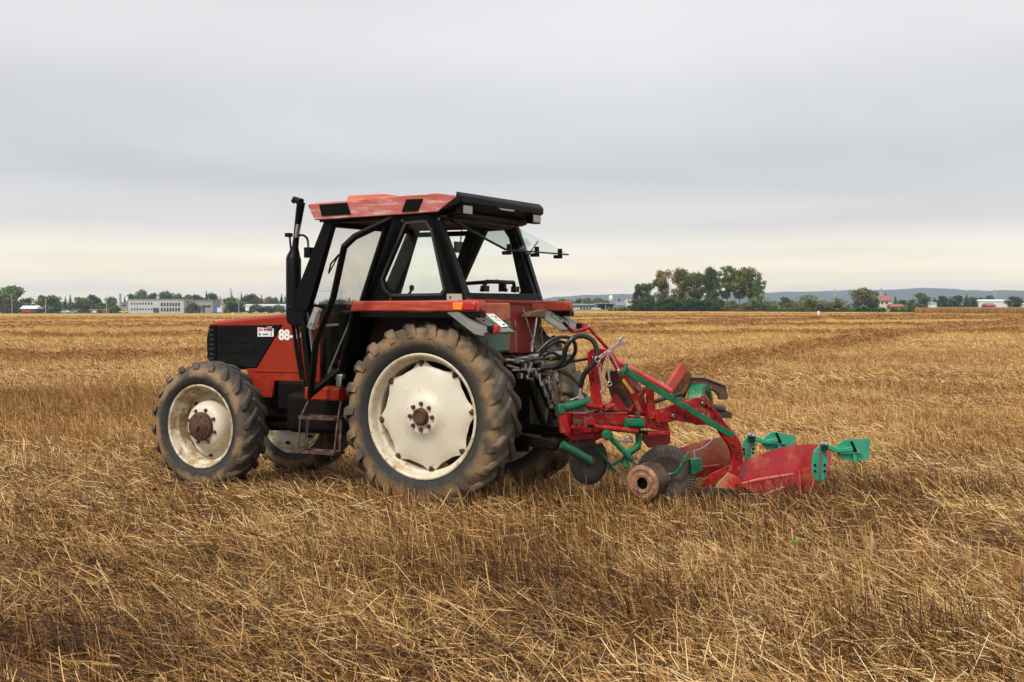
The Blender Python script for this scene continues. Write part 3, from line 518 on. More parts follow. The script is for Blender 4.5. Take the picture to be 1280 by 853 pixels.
building('greenhouse', 'greenhouse', 'white greenhouse cut by the right edge of the view', 1274.5, 1310, 377, 384.5, 640, 22, mat('white_film', (.64, .66, .68), .4), mat('white_film_roof', (.68, .72, .76), .4), 'greenhouses', pitch=.8)
building('shed', 'shed', 'tiny white shed left of the dark conifer row', 1164, 1171, 379.6, 384.2, 625, 5, WHITES, ROOFG, None, pitch=.6)
def car(px0, base, d, col, label):
    c = far(px0, base, d); o = empty('parked_car', c, random.uniform(-.2, .2)); tag(o, label, 'car', 'cars parked in the distance'); o.scale = (1, 1, 1)
    m = MB(); m.prism([(-2.1, .3), (-2.15, .75), (-1.4, .88), (-.8, 1.4), (.7, 1.42), (1.4, .95), (2.1, .85), (2.15, .35)], -.85, .85); m.build('body', mat('car_paint_' + col[0], col[1], .3, coat=.5), o, bevel=.06)
    m = MB(); m.prism([(-1.2, .90), (-.74, 1.33), (.66, 1.35), (1.15, .95)], -.86, .86); m.build('window', WINM, o)
    for x_ in (-1.35, 1.35):
        for y_ in (-.8, .8): m = MB(); m.lathe([(0, -.1), (.31, -.1), (.31, .1), (0, .1)], 14, (x_, y_, .31)); m.build('wheel', HOSE_, o)
HOSE_ = mat('tyre_rubber', (.015, .015, .015), .7)
car(155, 391.6, 594, ('yellow', (.60, .56, .20)), 'pale yellow car parked by the chimney'); car(82, 391.8, 596, ('white', (.6, .6, .6)), 'white car under the bluish conifers'); car(718.5, 388.3, 540, ('white', (.6, .6, .6)), 'white car at the left corner of the station'); car(745, 388.3, 540, ('white', (.6, .6, .6)), 'white car where station and canopy meet'); car(769, 388.3, 545, ('grey', (.3, .32, .34)), 'grey car right of the canopy'); car(91.5, 391.8, 600, ('grey', (.3, .32, .34)), 'grey car beside the white one near the yellow green tree')
def lamp(px0, top, base, d, label, arm=1.2):
    c = far(px0, base, d); h = (base - top) / F * d; o = empty('lamp_post', c); tag(o, label, 'lamp post', 'thin posts on the skyline'); m = MB(); m.tube([(0, 0, -.3), (0, 0, h)], [.16, .09], 8); m.build('pole', POLE, o)
    m = MB(); m.tube([(0, 0, h - .1), (arm * .6, 0, h + .15), (arm, 0, h + .15)], .06, 6); m.box((arm + .2, 0, h + .12), (.7, .3, .14)); m.build('lamp_head', POLE, o)
for a in [(15, 368, 391, 590, 'lamp post in front of the biggest left tree'), (39.5, 371, 391, 640, 'lamp post behind the white roofed shed'), (57, 374, 391.5, 590, 'lamp post in front of the olive tree'), (133, 368.5, 391.5, 590, 'lamp post left of the chimney'), (279, 374, 391, 592, 'lamp post left of the big dark green tree'), (298.5, 366.5, 390.5, 590, 'tall lamp post right of the big dark green tree'), (707, 375, 388, 560, 'lamp post near the tractor tail light'), (711.5, 375.5, 388, 560, 'second lamp post near the tractor tail light'), (1051, 366, 384, 900, 'slim mast behind the pale olive bush')]: lamp(*a)
def mast(px0, top, base, d, label):
    c = far(px0, base, d); h = (base - top) / F * d; o = empty('mast', c); tag(o, label, 'mast', 'lattice masts on the skyline'); m = MB()
    for sx, sy in ((-1, -1), (1, -1), (1, 1), (-1, 1)): m.bar((sx * .8, sy * .8, -.5), (sx * .25, sy * .25, h), .16, .16, (0, 1, 0))
    for k in range(7): z0 = h * k / 7; z1 = h * (k + 1) / 7; s0 = .8 - .55 * k / 7; s1 = .8 - .55 * (k + 1) / 7; m.bar((-s0, -s0, z0), (s1, -s1, z1), .12, .12, (0, 1, 0)); m.bar((s0, s0, z0), (-s1, s1, z1), .12, .12, (0, 1, 0))
    m.bar((-1.8, 0, h * .86), (1.8, 0, h * .86), .2, .2, (0, 1, 0)); m.build('frame', POLE, o)
mast(1043, 361.5, 384, 900, 'lattice mast above the pale olive bush'); mast(1101.5, 359.5, 384, 900, 'lattice mast behind the cream house'); mast(1243.5, 362, 380, 900, 'lattice mast behind the greenhouse'); mast(288.5, 360, 388, 900, 'thin mast left of the tall lamp post')
# tower crane, seen through the windscreen
c = far(427, 388, 1100); cr0 = empty('tower_crane', c); tag(cr0, 'distant tower crane seen through the windscreen', 'crane')
m = MB(); m.bar((0, 0, 0), (0, 0, 16.4), .6, .6, (0, 1, 0)); m.build('tower', POLE, cr0); m = MB(); m.bar((-22, 0, 16.4), (4, 0, 16.4), .5, .6); m.bar((0, 0, 19), (-12, 0, 16.6), .15, .15); m.bar((0, 0, 16), (0, 0, 19), .4, .4, (0, 1, 0)); m.build('jib', POLE, cr0)
# low hedge and standing crop on the right, scrub at the left edge
def mass(name, label, segs, material, n, size, kind='stuff'):
    """ragged band of leaves along segments (pixel x0, x1, top, base, distance, depth)"""
    rs = np.random.default_rng(len(segs) * 7 + n); lobes = []
    for (a, b, t_, bs, d, dp) in segs:
        A_, B_ = far(a, bs, d), far(b, bs, d); h = (bs - t_) / F * d; k = max(2, int((B_.x - A_.x) / (h * .8)))
        for i in range(k): u = (i + rs.random()) / k; q = h * rs.uniform(.35, .6); lobes.append(((A_.x + (B_.x - A_.x) * u, d + rs.uniform(0, dp), A_.z + h * rs.uniform(.25, .55)), (q * 1.5, q * 1.3, q), rs.normal(0, .12)))
    me = leaves(rs, lobes, n, size, material, name); o = bpy.data.objects.new(name, me); COL.objects.link(o); tag(o, label, name.replace('_', ' '), None, kind); return o
mass('hedge', 'low dark hedge along the right end of the field', [(1055, 1100, 383.5, 391.5, 345, 6), (1090, 1172, 384.5, 392, 340, 5), (1140, 1170, 386.5, 392.3, 330, 4), (960, 1060, 387, 391.2, 352, 4)], DG, 9000, .42)
mass('scrub', 'low mixed scrub under the far trees', [(-40, 160, 386.5, 391.2, 640, 20), (262, 470, 385.5, 390.5, 640, 20), (470, 700, 384.5, 388.5, 640, 30), (690, 800, 384.8, 388, 600, 10), (760, 960, 384.5, 389.2, 390, 6), (1120, 1235, 380.5, 384.6, 650, 20), (1050, 1120, 381, 385.5, 610, 10)], LG, 16000, .75)
mass('woodland', 'continuous distant woodland behind the factory and warehouse', [(-60, 150, 377, 391, 860, 30), (150, 270, 371, 389, 880, 30), (270, 470, 374, 389, 880, 30), (470, 700, 377, 388, 860, 30)], LG, 26000, .85)
rs = np.random.default_rng(5); n_ = 60000; xx = rs.uniform(70, 190, n_); yy = 270 + rs.random(n_) ** 1.5 * 60; k_ = (xx / yy > (1165 - 640) / F * .96) | (rs.random(n_) < 0); xx, yy = xx[k_], yy[k_]; n_ = len(xx)
V_.clear(); Q_.clear(); T_.clear(); voff = 0; lean = np.abs(rs.normal(0, .12, n_)); la = rs.uniform(0, 6.28, n_)
ribbons(np.stack([xx, yy, gz(xx, yy)], -1), np.stack([np.sin(lean) * np.cos(la), np.sin(lean) * np.sin(la), np.cos(lean)], -1), rs.uniform(.85, 1.3, n_), rs.uniform(.06, .14, n_), rs.uniform(0, .2, n_), np.clip(rs.normal(.42, .08, n_), 0, 1), 2)
me = np_mesh('standing_crop', np.concatenate(V_), np.concatenate(Q_), STRAW, {'tone': np.concatenate(T_)}); o = bpy.data.objects.new('standing_crop', me); COL.objects.link(o); tag(o, 'band of ripe standing crop beyond the field on the right', 'crop', kind='stuff')
m = MB(); m.hexa([(115, 345, -.1), (600, 345, -.1), (600, 620, -.1), (200, 620, -.1)], [(122, 350, .85), (600, 350, .85), (600, 620, .85), (205, 620, .85)]); o = m.build('crop_field', mat('ripe_crop', (.30, .17, .055), .95, spots=[((.18, .10, .03), .4, .4, .6, .8)]), None, smooth=False); tag(o, kind='structure')
# hills
def ridge(name, d, pts, seed, depth):
    rs_ = random.Random(seed); nx = 160; g = []
    a0, a1 = pts[0][0], pts[-1][0]
    for i in range(nx):
        p_ = a0 + (a1 - a0) * i / (nx - 1)
        for (x0, y0), (x1, y1) in zip(pts, pts[1:]):
            if x0 <= p_ <= x1: t_ = (p_ - x0) / (x1 - x0); t_ = t_ * t_ * (3 - 2 * t_); top = y0 + (y1 - y0) * t_; break
        top += (float(vn(p_ * .06, seed)) - .5) * 2.4 + (rs_.random() - .5) * .7; zt = H + (HY - top) / F * d; row = []
        for j, f in enumerate((0, .35, .7, .9, 1.0, .8, 0)): dd = d + depth * (j - 4) / 4; z_ = -6 + (zt + 6) * f; row.append(((p_ - 640) / F * d * (1 + 0.0), dd, z_ + (float(vn(p_ * .1, j + seed)) - .5) * 10 * (0 < f < 1)))
        g.append(row)
    vs = [v for r_ in g for v in r_]; m = MB(); m._add(vs, [(i * 7 + j, (i + 1) * 7 + j, (i + 1) * 7 + j + 1, i * 7 + j + 1) for i in range(nx - 1) for j in range(6)]); o = m.build(name, mat('wooded_hillside', (.030, .045, .026), .95, spots=[((.06, .075, .035), .006, .4, .6, .8)]), None, angle=180); tag(o, kind='structure'); return o
ridge('hills', 4600, [(-700, 384), (300, 384), (640, 378), (700, 371), (740, 369.5), (760, 367.5), (800, 369), (900, 368), (960, 366), (1040, 363.5), (1120, 362), (1160, 361), (1210, 363.5), (1300, 364), (1420, 366), (1700, 372), (2000, 384)], 3, 900)
# haze: one closed box round everything but the sky
m = MB(); m.box((0, 2600, 32), (14000, 6200, 96)); hz = m.build('haze', None, None, smooth=False); hz['kind'] = 'stuff'
hm = bpy.data.materials.new('haze_air'); hm.use_nodes = True; hn = hm.node_tree; hn.nodes.remove(hn.nodes['Principled BSDF']); pv = hn.nodes.new('ShaderNodeVolumePrincipled'); pv.inputs['Color'].default_value = (.68, .81, 1.0, 1); pv.inputs['Density'].default_value = .00015; pv.inputs['Anisotropy'].default_value = .2
hn.links.new(pv.outputs[0], hn.nodes['Material Output'].inputs['Volume']); hz.data.materials.append(hm)

# ================================================================== TRACTOR
class Frame:
    """a thing's own frame; turns photograph pixels into points on one of its planes"""
    def __init__(s, o, rz): s.M = Matrix.Translation(o) @ Matrix.Rotation(rz, 4, 'Z'); s.I = s.M.inverted()
    def hit(s, px, py, p0, n):
        o = s.I @ Vector((0, 0, H)); d = s.I.to_3x3() @ ray(px, py); p0, n = Vector(p0), Vector(n)
        return o + d * ((p0 - o).dot(n) / d.dot(n))
    def Y(s, px, py, Y): p = s.hit(px, py, (0, Y, 0), (0, 1, 0)); return (p.x, p.z)
    def X(s, px, py, X): p = s.hit(px, py, (X, 0, 0), (1, 0, 0)); return (p.y, p.z)
    def P(s, px, py, Y): return s.hit(px, py, (0, Y, 0), (0, 1, 0))
    def Ys(s, pts, Y): return [s.Y(a, b, Y) for a, b in pts]
    def Xs(s, pts, X): return [s.X(a, b, X) for a, b in pts]
def inset(pts, w):
    n = len(pts); ar = sum(pts[i][0] * pts[(i + 1) % n][1] - pts[(i + 1) % n][0] * pts[i][1] for i in range(n)); sg = 1 if ar > 0 else -1; out = []
    for i in range(n):
        a, b, c = Vector(pts[i - 1]), Vector(pts[i]), Vector(pts[(i + 1) % n]); d1 = (b - a).normalized(); d2 = (c - b).normalized()
        n1 = Vector((-d1.y, d1.x)) * sg; n2 = Vector((-d2.y, d2.x)) * sg; bis = (n1 + n2).normalized(); out.append(tuple(b + bis * w / max(.35, bis.dot(n1))))
    return out
def text_mesh(name, body, size, material, parent, loc, rot, ext=.002, off=0.0, shear=0.0, sx=1.0):
    cu = bpy.data.curves.new(name, 'FONT'); cu.body = body; cu.size = size; cu.extrude = ext; cu.offset = off; cu.shear = shear; cu.align_x = 'LEFT'
    t = bpy.data.objects.new(name + '_src', cu); COL.objects.link(t); dg = bpy.context.evaluated_depsgraph_get(); dg.update()
    me = bpy.data.meshes.new_from_object(t.evaluated_get(dg)); bpy.data.objects.remove(t); me.name = name; me.materials.clear(); me.materials.append(material)
    o = bpy.data.objects.new(name, me); COL.objects.link(o); o.parent = parent; o.location = loc; o.rotation_euler = rot; o.scale = (sx, 1, 1); return o
mud = (.25, .155, .075)
RED = mat('worn_orange_red_paint', (.27, .019, .005), .45, spots=[((.42, .06, .02), 5, .52, .75, .5), ((.20, .09, .05), 9, .6, .75, .6), (mud, 30, .66, .74, .5)], spec=.3)
ROOFM = mat('sun_bleached_red_paint', (.42, .075, .055), .6, spots=[((.56, .25, .215), 5.0, .38, .62, .7, (.3, 1, 1.2)), ((.74, .60, .57), 18, .50, .64, .55, (.22, 1, 1.6)), ((.36, .03, .02), 9, .56, .68, .6, (.4, 1, 1))])
ORANGE = mat('faded_orange_paint', (.46, .10, .038), .5, spots=[((.70, .28, .14), 4, .5, .7, .6), ((.25, .12, .06), 12, .6, .72, .6)])
DKRED = mat('dark_red_paint', (.26, .014, .008), .5, spots=[((.12, .03, .02), 6, .5, .7, .6), (mud, 10, .6, .75, .4)])
BLK = mat('black_paint', (.0022, .0022, .0026), .38, spots=[((.014, .011, .009), 7, .54, .78, .5)], spec=.16)
PLASTIC = mat('dusty_black_plastic', (.003, .003, .0033), .5, spots=[((.020, .019, .018), 4, .5, .75, .45), ((.08, .07, .06), 24, .64, .74, .3)], bump=(60, .2, .002), spec=.16)
GREASE = mat('greasy_black_iron', (.004, .003, .0026), .6, spots=[((.018, .010, .006), 8, .48, .7, .8), ((.08, .045, .024), 16, .62, .76, .5)], bump=(25, .5, .01), spec=.12)
LINING = mat('brown_roof_lining', (.05, .026, .015), .8, spots=[((.12, .05, .03), 6, .5, .7, .7)])
GREY = mat('weathered_grey_plastic', (.17, .17, .145), .6, spots=[((.26, .25, .21), 5, .45, .7, .7), ((.08, .08, .06), 12, .6, .72, .6)])
GREENBOX = mat('scuffed_green_paint', (.06, .15, .10), .5, spots=[((.16, .17, .09), 6, .48, .66, .8), ((.02, .05, .035), 5, .55, .7, .6), ((.25, .15, .07), 18, .62, .72, .8)])
CHROME = mat('worn_steel', (.50, .49, .46), .33, .9, spots=[((.06, .04, .03), 14, .50, .64, .9)])
RUST = mat('brown_rust', (.10, .042, .02), .8, spots=[((.045, .018, .01), 12, .4, .6, .9), ((.22, .10, .045), 20, .58, .7, .7)], bump=(40, .5, .006))
RIMM = mat('cream_wheel_paint', (.62, .56, .42), .45, spots=[((.40, .26, .13), 5, .50, .66, .85), ((.46, .34, .19), 14, .50, .66, .7), ((.14, .07, .035), 26, .60, .68, .85)])
DISCM = mat('cream_disc_paint', (.64, .59, .47), .42, spots=[((.54, .46, .33), 3.2, .48, .72, .6), ((.34, .20, .10), 9, .66, .74, .6), ((.24, .13, .06), 26, .65, .71, .85, (1, 1, 1.6))])
WHITE = mat('white_enamel', (.80, .80, .78), .4, spots=[((.5, .48, .42), 9, .55, .75, .5)])
PRINT = mat('dark_print', (.02, .015, .02), .5); REDPRINT = mat('red_print', (.40, .01, .03), .5); TEAL = mat('teal_print', (.02, .35, .30), .5)
AMBER = mat('amber_lens', (.90, .22, .01), .18, coat=.6); LENS = mat('red_lens', (.42, .006, .006), .18, coat=.6); CLEAR = mat('dull_lamp_glass', (.34, .33, .28), .2, spots=[((.2, .19, .16), 20, .5, .7, .6)], coat=.5)
SEATM = mat('black_seat_vinyl', (.012, .012, .013), .6); HOSE = mat('black_rubber_hose', (.012, .012, .012), .42)
GLASS = glass_mat('tinted_cab_glass', (.965, .987, .972), .008); PANE = glass_mat('green_rear_glass', (.92, .965, .945), .06); CLEARG = glass_mat('windscreen_glass', (.985, .99, .985), .008)
def tyre_mat(name, r0, r1, r2, r3):
    """rubber black by the bead, dried mud towards the tread"""
    m = bpy.data.materials.new(name); m.use_nodes = True; t = m.node_tree; nn, ll = t.nodes, t.links; b = nn['Principled BSDF']; b.inputs['Roughness'].default_value = .8
    co = nn.new('ShaderNodeTexCoord'); mp = nn.new('ShaderNodeMapping'); mp.inputs['Scale'].default_value = (1, 0, 1); ll.new(co.outputs['Object'], mp.inputs[0])
    ln_ = nn.new('ShaderNodeVectorMath'); ln_.operation = 'LENGTH'; ll.new(mp.outputs[0], ln_.inputs[0])
    no = nn.new('ShaderNodeTexNoise'); no.inputs['Scale'].default_value = 14; no.inputs['Detail'].default_value = 9; no.inputs['Roughness'].default_value = .75; ll.new(co.outputs['Object'], no.inputs['Vector'])
    no2 = nn.new('ShaderNodeTexNoise'); no2.inputs['Scale'].default_value = 5.0; no2.inputs['Detail'].default_value = 6; ll.new(co.outputs['Object'], no2.inputs['Vector'])
    def M_(op, a, b_):
        k = nn.new('ShaderNodeMath'); k.operation = op
        for i, v in enumerate((a, b_)):
            if isinstance(v, (int, float)): k.inputs[i].default_value = v
            else: ll.new(v, k.inputs[i])
        return k.outputs[0]
    rr = M_('ADD', ln_.outputs['Value'], M_('MULTIPLY', M_('SUBTRACT', no.outputs[0], .5), .10))
    r = nn.new('ShaderNodeValToRGB'); mr = nn.new('ShaderNodeMapRange'); mr.inputs['From Min'].default_value = r0; mr.inputs['From Max'].default_value = r3; ll.new(rr, mr.inputs['Value']); ll.new(mr.outputs[0], r.inputs[0])
    e = r.color_ramp.elements; f = lambda x: (x - r0) / (r3 - r0)
    e[0].position = 0; e[0].color = (.07, .05, .03, 1); e[1].position = 1; e[1].color = (.075, .062, .047, 1)
    for p, c in ((f(r0 + (r1 - r0) * .35), (.018, .018, .018)), (f(r1), (.022, .021, .02)), (f(r2), (.235, .145, .068)), (f(r2 + (r3 - r2) * .4), (.24, .16, .082)), (f(r2 + (r3 - r2) * .7), (.12, .09, .06))): x = e.new(p); x.color = (*c, 1)
    mx = nn.new('ShaderNodeMix'); mx.data_type = 'RGBA'; m2 = nn.new('ShaderNodeMapRange'); m2.inputs['From Min'].default_value = .46; m2.inputs['From Max'].default_value = .58; m2.inputs['To Max'].default_value = .75; ll.new(no2.outputs[0], m2.inputs['Value'])
    ll.new(m2.outputs[0], mx.inputs[0]); ll.new(r.outputs[0], mx.inputs[6]); mx.inputs[7].default_value = (.034, .030, .025, 1)
    ll.new(mx.outputs[2], b.inputs['Base Color'])
    bp = nn.new('ShaderNodeBump'); bp.inputs['Strength'].default_value = .5; bp.inputs['Distance'].default_value = .012; ll.new(no.outputs[0], bp.inputs['Height']); ll.new(bp.outputs[0], b.inputs['Normal'])
    return m
def tyre(name, Rt, rb, wd, yc, nlug, material, parent, lh, lw, drop=7):
    mb = MB(); h = wd / 2; Rc = Rt - lh
    half = [(rb - .015, h * .62), (rb + .01, h * .80), (rb + (Rc - rb) * .18, h * .96), (rb + (Rc - rb) * .42, h * 1.06), (rb + (Rc - rb) * .66, h * 1.02), (Rc - .035, h * .90), (Rc - .012, h * .74), (Rc + .002, h * .45), (Rc + .008, h * .15)]
    prof = [(r, yc + y) for r, y in half] + [(r, yc - y) for r, y in reversed(half)]
    mb.lathe(prof, 96)
    # lugs: curved bars from the centre line to the shoulder, left and right staggered
    for side in (1, -1):
        for k in range(nlug):
            a0 = 2 * math.pi * (k + (.5 if side < 0 else 0)) / nlug + random.uniform(-.006, .006); rings = []
            path = [(-.04, 0.0, 0), (.16, .22, 0), (.42, .52, 0), (.72, .82, 0), (.90, 1.02, -.006), (1.03, 1.12, -.035), (1.10, 1.18, -.085), (1.12, 1.20, -.125)][:drop + 1]
            for i, (u, tw, dr) in enumerate(path):
                ang = a0 + tw * 1.25 * 2 * math.pi / nlug * .62; y = yc + side * min(u, 1.06) * h; w2 = lw * (.42 + .30 * min(u, 1)) ; rb_ = Rc - .02 + dr * .7; rt = Rt + dr - .004 * abs(u) + (.0 if i < 5 else -.012 * (i - 4))
                rt = max(rt, rb_ + .012); slope = 1.0 if i < 4 else .35
                dth = w2 / Rt; oy = side * w2 * .55 * slope
                pts = []
                for sgn, rad, wk in ((-1, rb_, 1.25), (-1, rt, .8), (1, rt, .8), (1, rb_, 1.25)):
                    t = ang + sgn * dth * wk; pts.append((rad * math.cos(t), y - sgn * oy * wk * .8, rad * math.sin(t)))
                rings.append(pts)
            vs = [p for rg_ in rings for p in rg_]; n = len(rings); fs = [(i * 4 + j, i * 4 + (j + 1) % 4, (i + 1) * 4 + (j + 1) % 4, (i + 1) * 4 + j) for i in range(n - 1) for j in range(4)] + [(3, 2, 1, 0), tuple((n - 1) * 4 + j for j in range(4))]
            mb._add(vs, fs)
    return mb.build(name, material, parent, bevel=.011, angle=75)
T0 = Vector((-.365, 11.106, 0)); A_T = R(28); TF = Frame(T0, math.pi - A_T)
tractor = empty('tractor', T0, math.pi - A_T)
tag(tractor, 'worn red and black tractor with open cab door and muddy cream wheels', 'tractor')
# ---- wheels: origin at the wheel centre, outer side +Y
def rear_wheel():
    wd = MB(); Rr = .51
    prof = [(Rr + .004, -.012), (Rr + .008, 0), (Rr - .004, .004), (Rr - .018, -.004), (Rr - .03, -.03), (Rr - .036, -.06), (Rr - .058, -.085), (Rr - .066, -.15), (Rr - .058, -.22), (Rr - .036, -.25), (Rr - .018, -.31), (Rr + .008, -.315), (Rr + .004, -.305)]
    wd.lathe(prof, 96)
    rim = wd.build('wheel', RIMM, tractor, angle=30)
    d = MB()
    def rf(j, t, r):
        if j >= 6:
            a = abs(math.cos(4 * (t - .10))) ; s = .068 * (1 - a ** .8); return r - s * (1 if j == 7 else .9)
        return r
    d.lathe([(.0, -.004), (.13, -.004), (.15, -.012), (.17, -.03), (.24, -.047), (.34, -.062), (.415, -.078), (.452, -.092), (.447, -.104), (.36, -.085), (.17, -.05), (0, -.03)], 192, rfun=lambda j, t, r: r if j < 6 or j > 9 else (r - .049 * (lambda q: q * q * (3 - 2 * q))(max(0, (abs(math.sin(4 * (t - .10))) - .10) / .90)) * (.7 if j == 6 else 1)))
    disc = d.build('disc', DISCM, rim, angle=30)
    hb = MB(); hb.lathe([(0, .030), (.045, .030), (.050, .038), (.062, .036), (.070, .022), (.072, -.01)], 32)
    hub = hb.build('hub_cap', RUST, rim)
    for k in range(8): nuts = MB(); a = 2 * math.pi * k / 8 + .22; nuts.lathe([(0, .022), (.012, .022), (.0165, .017), (.0165, .0), (.019, -.003), (.019, -.008)], 6, (.106 * math.cos(a), 0, .106 * math.sin(a))); nuts.build('wheel_nut', RUST, rim, angle=20)
    for k in range(3):
        a = 2 * math.pi * k / 3 + .52 + 1.05; x = MB(); x.lathe([(0, .0), (.008, .0), (.008, -.012)], 10, (.20 * math.cos(a), -.038, .20 * math.sin(a))); x.build('disc_hole', BLK, disc)
    for k in range(8):
        cl = MB(); a = 2 * math.pi * k / 8 + .10; c, s_ = math.cos(a), math.sin(a); r0 = .427
        cl.lathe([(0, .02), (.012, .018), (.016, .010), (.016, -.03)], 6, (r0 * c, -.078, r0 * s_))
        m = Matrix.Rotation(-a, 4, 'Y'); q = MB(); q.box((.455, -.095, 0), (.055, .035, .05)); q.xf(m); tmp = bpy.data.meshes.new('t'); q.bm.to_mesh(tmp); cl.bm.from_mesh(tmp); bpy.data.meshes.remove(tmp); q.bm.free(); cl.build('rim_clamp', RUST, rim, bevel=.004)
    tyre('tyre', .775, Rr, .36, -.155, 22, tyre_mat('muddy_rear_tyre', .50, .575, .655, .79), rim, .030, .060)
    return rim
def front_wheel():
    wd = MB(); Rr = .383
    wd.lathe([(Rr + .004, -.012), (Rr + .007, 0), (Rr - .003, .004), (Rr - .016, -.004), (Rr - .026, -.028), (Rr - .034, -.06), (Rr - .055, -.08), (Rr - .062, -.13), (Rr - .055, -.19), (Rr - .03, -.215), (Rr - .016, -.255), (Rr + .007, -.262), (Rr + .004, -.25)], 80)
    rim = wd.build('wheel', mat('muddy_cream_wheel_paint', (.62, .56, .42), .5, spots=[((.34, .21, .09), 8, .44, .56, .9), ((.22, .13, .06), 20, .55, .66, .8)]), tractor, angle=30)
    d = MB(); d.lathe([(.12, -.030), (.155, -.032), (.185, -.042), (.212, -.068), (.230, -.11), (.238, -.17), (.25, -.20), (.29, -.21), (.328, -.21), (.328, -.225), (.25, -.225), (.12, -.06)], 80); disc = d.build('disc', mat('front_disc_paint', (.64, .58, .46), .45, spots=[((.40, .26, .13), 7, .54, .68, .8)]), rim, angle=30)
    hb = MB(); hb.lathe([(0, .052), (.02, .052), (.024, .045), (.03, .03), (.085, .026), (.10, .018), (.125, .012), (.132, .0), (.132, -.045)], 40)
    hb.build('hub', RUST, rim)
    for k in range(8): nuts = MB(); a = 2 * math.pi * k / 8 + .3; nuts.lathe([(0, -.012), (.013, -.014), (.017, -.02), (.017, -.05)], 6, (.156 * math.cos(a), 0, .156 * math.sin(a))); nuts.build('wheel_nut', RUST, rim, angle=20)
    for k in range(10): nuts = MB(); a = 2 * math.pi * k / 10; nuts.lathe([(0, .028), (.009, .028), (.009, .01)], 6, (.10 * math.cos(a), 0, .10 * math.sin(a))); nuts.build('hub_bolt', RUST, rim, angle=20)
    for k in range(6): cl = MB(); a = 2 * math.pi * k / 6 + .7; cl.lathe([(0, -.06), (.013, -.062), (.016, -.07), (.016, -.14)], 6, (.295 * math.cos(a), -.12, .295 * math.sin(a))); cl.build('rim_clamp', RUST, rim)
    tyre('tyre', .60, Rr, .30, -.13, 20, tyre_mat('muddy_front_tyre', .37, .445, .480, .585), rim, .026, .046, 5)
    return rim
random.seed(3)
rw = rear_wheel(); rw.location = (0, .80, .775); rw.rotation_euler = (0, R(12), 0)
fw = front_wheel(); fw.location = (2.345, .80, .590); fw.scale = (.975, 1, .975)
rw2 = copy_tree(rw, tractor); rw2.location = (0, -.80, .775); rw2.rotation_euler = (0, R(40), math.pi)
fw2 = copy_tree(fw, tractor); fw2.location = (2.345, -.80, .590); fw2.rotation_euler = (0, R(25), math.pi)
# ---- running gear
m = MB(); m.box((.95, 0, .93), (1.9, .40, .46)); m.box((2.05, 0, .80), (1.2, .34, .34)); m.box((-.1, 0, .95), (.7, .55, .62)); m.box((1.55, .27, .86), (.55, .16, .26)); m.box((1.0, .34, .72), (.5, .25, .30)); m.build('chassis', GREASE, tractor, bevel=.02)
m = MB(); m.tube([(0, -.62, .775), (0, .62, .775)], .12, 16); m.lathe([(.12, 0), (.2, .08), (.22, .2), (.2, .3)], 24, (0, -.15, .775)); m.build('rear_axle', GREASE, tractor)
m = MB(); m.tube([(2.345, -.66, .605), (2.345, -.3, .60), (2.345, 0, .57), (2.345, .3, .60), (2.345, .66, .605)], [.075, .07, .13, .07, .075], 14); m.tube([(2.2, -.55, .6), (2.2, .55, .6)], .025, 8)
for s in (1, -1): m.box((2.345, s * .6, .605), (.16, .14, .22))
m.build('front_axle', GREASE, tractor, bevel=.01)
m = MB(); m.tube([(2.1, .1, .55), (.5, .1, .62)], .045, 10); m.build('drive_shaft', GREASE, tractor)
# ---- bonnet and engine cladding
def loft(secs):
    mb = MB(); n = len(secs[0]); vs = [p for s_ in secs for p in s_]
    fs = [(i * n + j, i * n + (j + 1) % n, (i + 1) * n + (j + 1) % n, (i + 1) * n + j) for i in range(len(secs) - 1) for j in range(n)] + [tuple(range(n - 1, -1, -1)), tuple((len(secs) - 1) * n + j for j in range(n))]
    mb._add(vs, fs); return mb
HW = .33
def hood_sec(x, zt, zb, wd_): return [(x, -wd_, zb), (x, -wd_, zt - .03), (x, -wd_ + .03, zt - .008), (x, -wd_ * .4, zt + .004), (x, wd_ * .4, zt + .004), (x, wd_ - .03, zt - .008), (x, wd_, zt - .03), (x, wd_, zb)]
loft([hood_sec(2.65, 1.515, 1.485, HW - .03), hood_sec(2.62, 1.535, 1.48, HW), hood_sec(2.35, 1.562, 1.485, HW), hood_sec(1.76, 1.610, 1.50, HW), hood_sec(1.36, 1.635, 1.50, HW)]).build('bonnet', RED, tractor, bevel=.006)
m = MB(); m.box((2.0, 0, 1.29), (1.24, .60, .41)); m.build('engine_block', GREASE, tractor)
fp = TF.Ys([(262, 406), (352, 406), (320, 460), (307, 460), (259, 447), (258, 425)], HW)
m = MB(); 
for s in (1, -1): m.prism(fp, s * HW, s * (HW - .03))
m.build('side_cover', PLASTIC, tractor, bevel=.006)
for zz_ in (1.25, 1.34, 1.43): m = MB(); m.box((2.40, HW + .003, zz_), (.44, .006, .010)); m.build('cover_rib', PLASTIC, tractor)
m = MB(); m.box((2.56, HW + .003, 1.34), (.012, .008, .3)); m.build('cover_seam', BLK, tractor)
gp = TF.Ys([(266, 405), (259, 447), (262, 452), (290, 455), (290, 405)], HW - .02)
m = MB(); m.prism(gp, -HW + .01, HW - .01); 
for k in range(7): m.box((2.69, 0, 1.20 + k * .045), (.02, .56, .012))
m.build('grille', PLASTIC, tractor, bevel=.01)
rp_ = TF.Ys([(353.5, 406), (400, 406), (400, 478), (343, 476), (340, 497), (329, 497), (312, 476), (308, 461), (321, 460.5)], HW)
m = MB()
for s in (1, -1): m.prism(rp_, s * (HW + .002), s * (HW - .03))
m.build('side_panel', RED, tractor, bevel=.005)
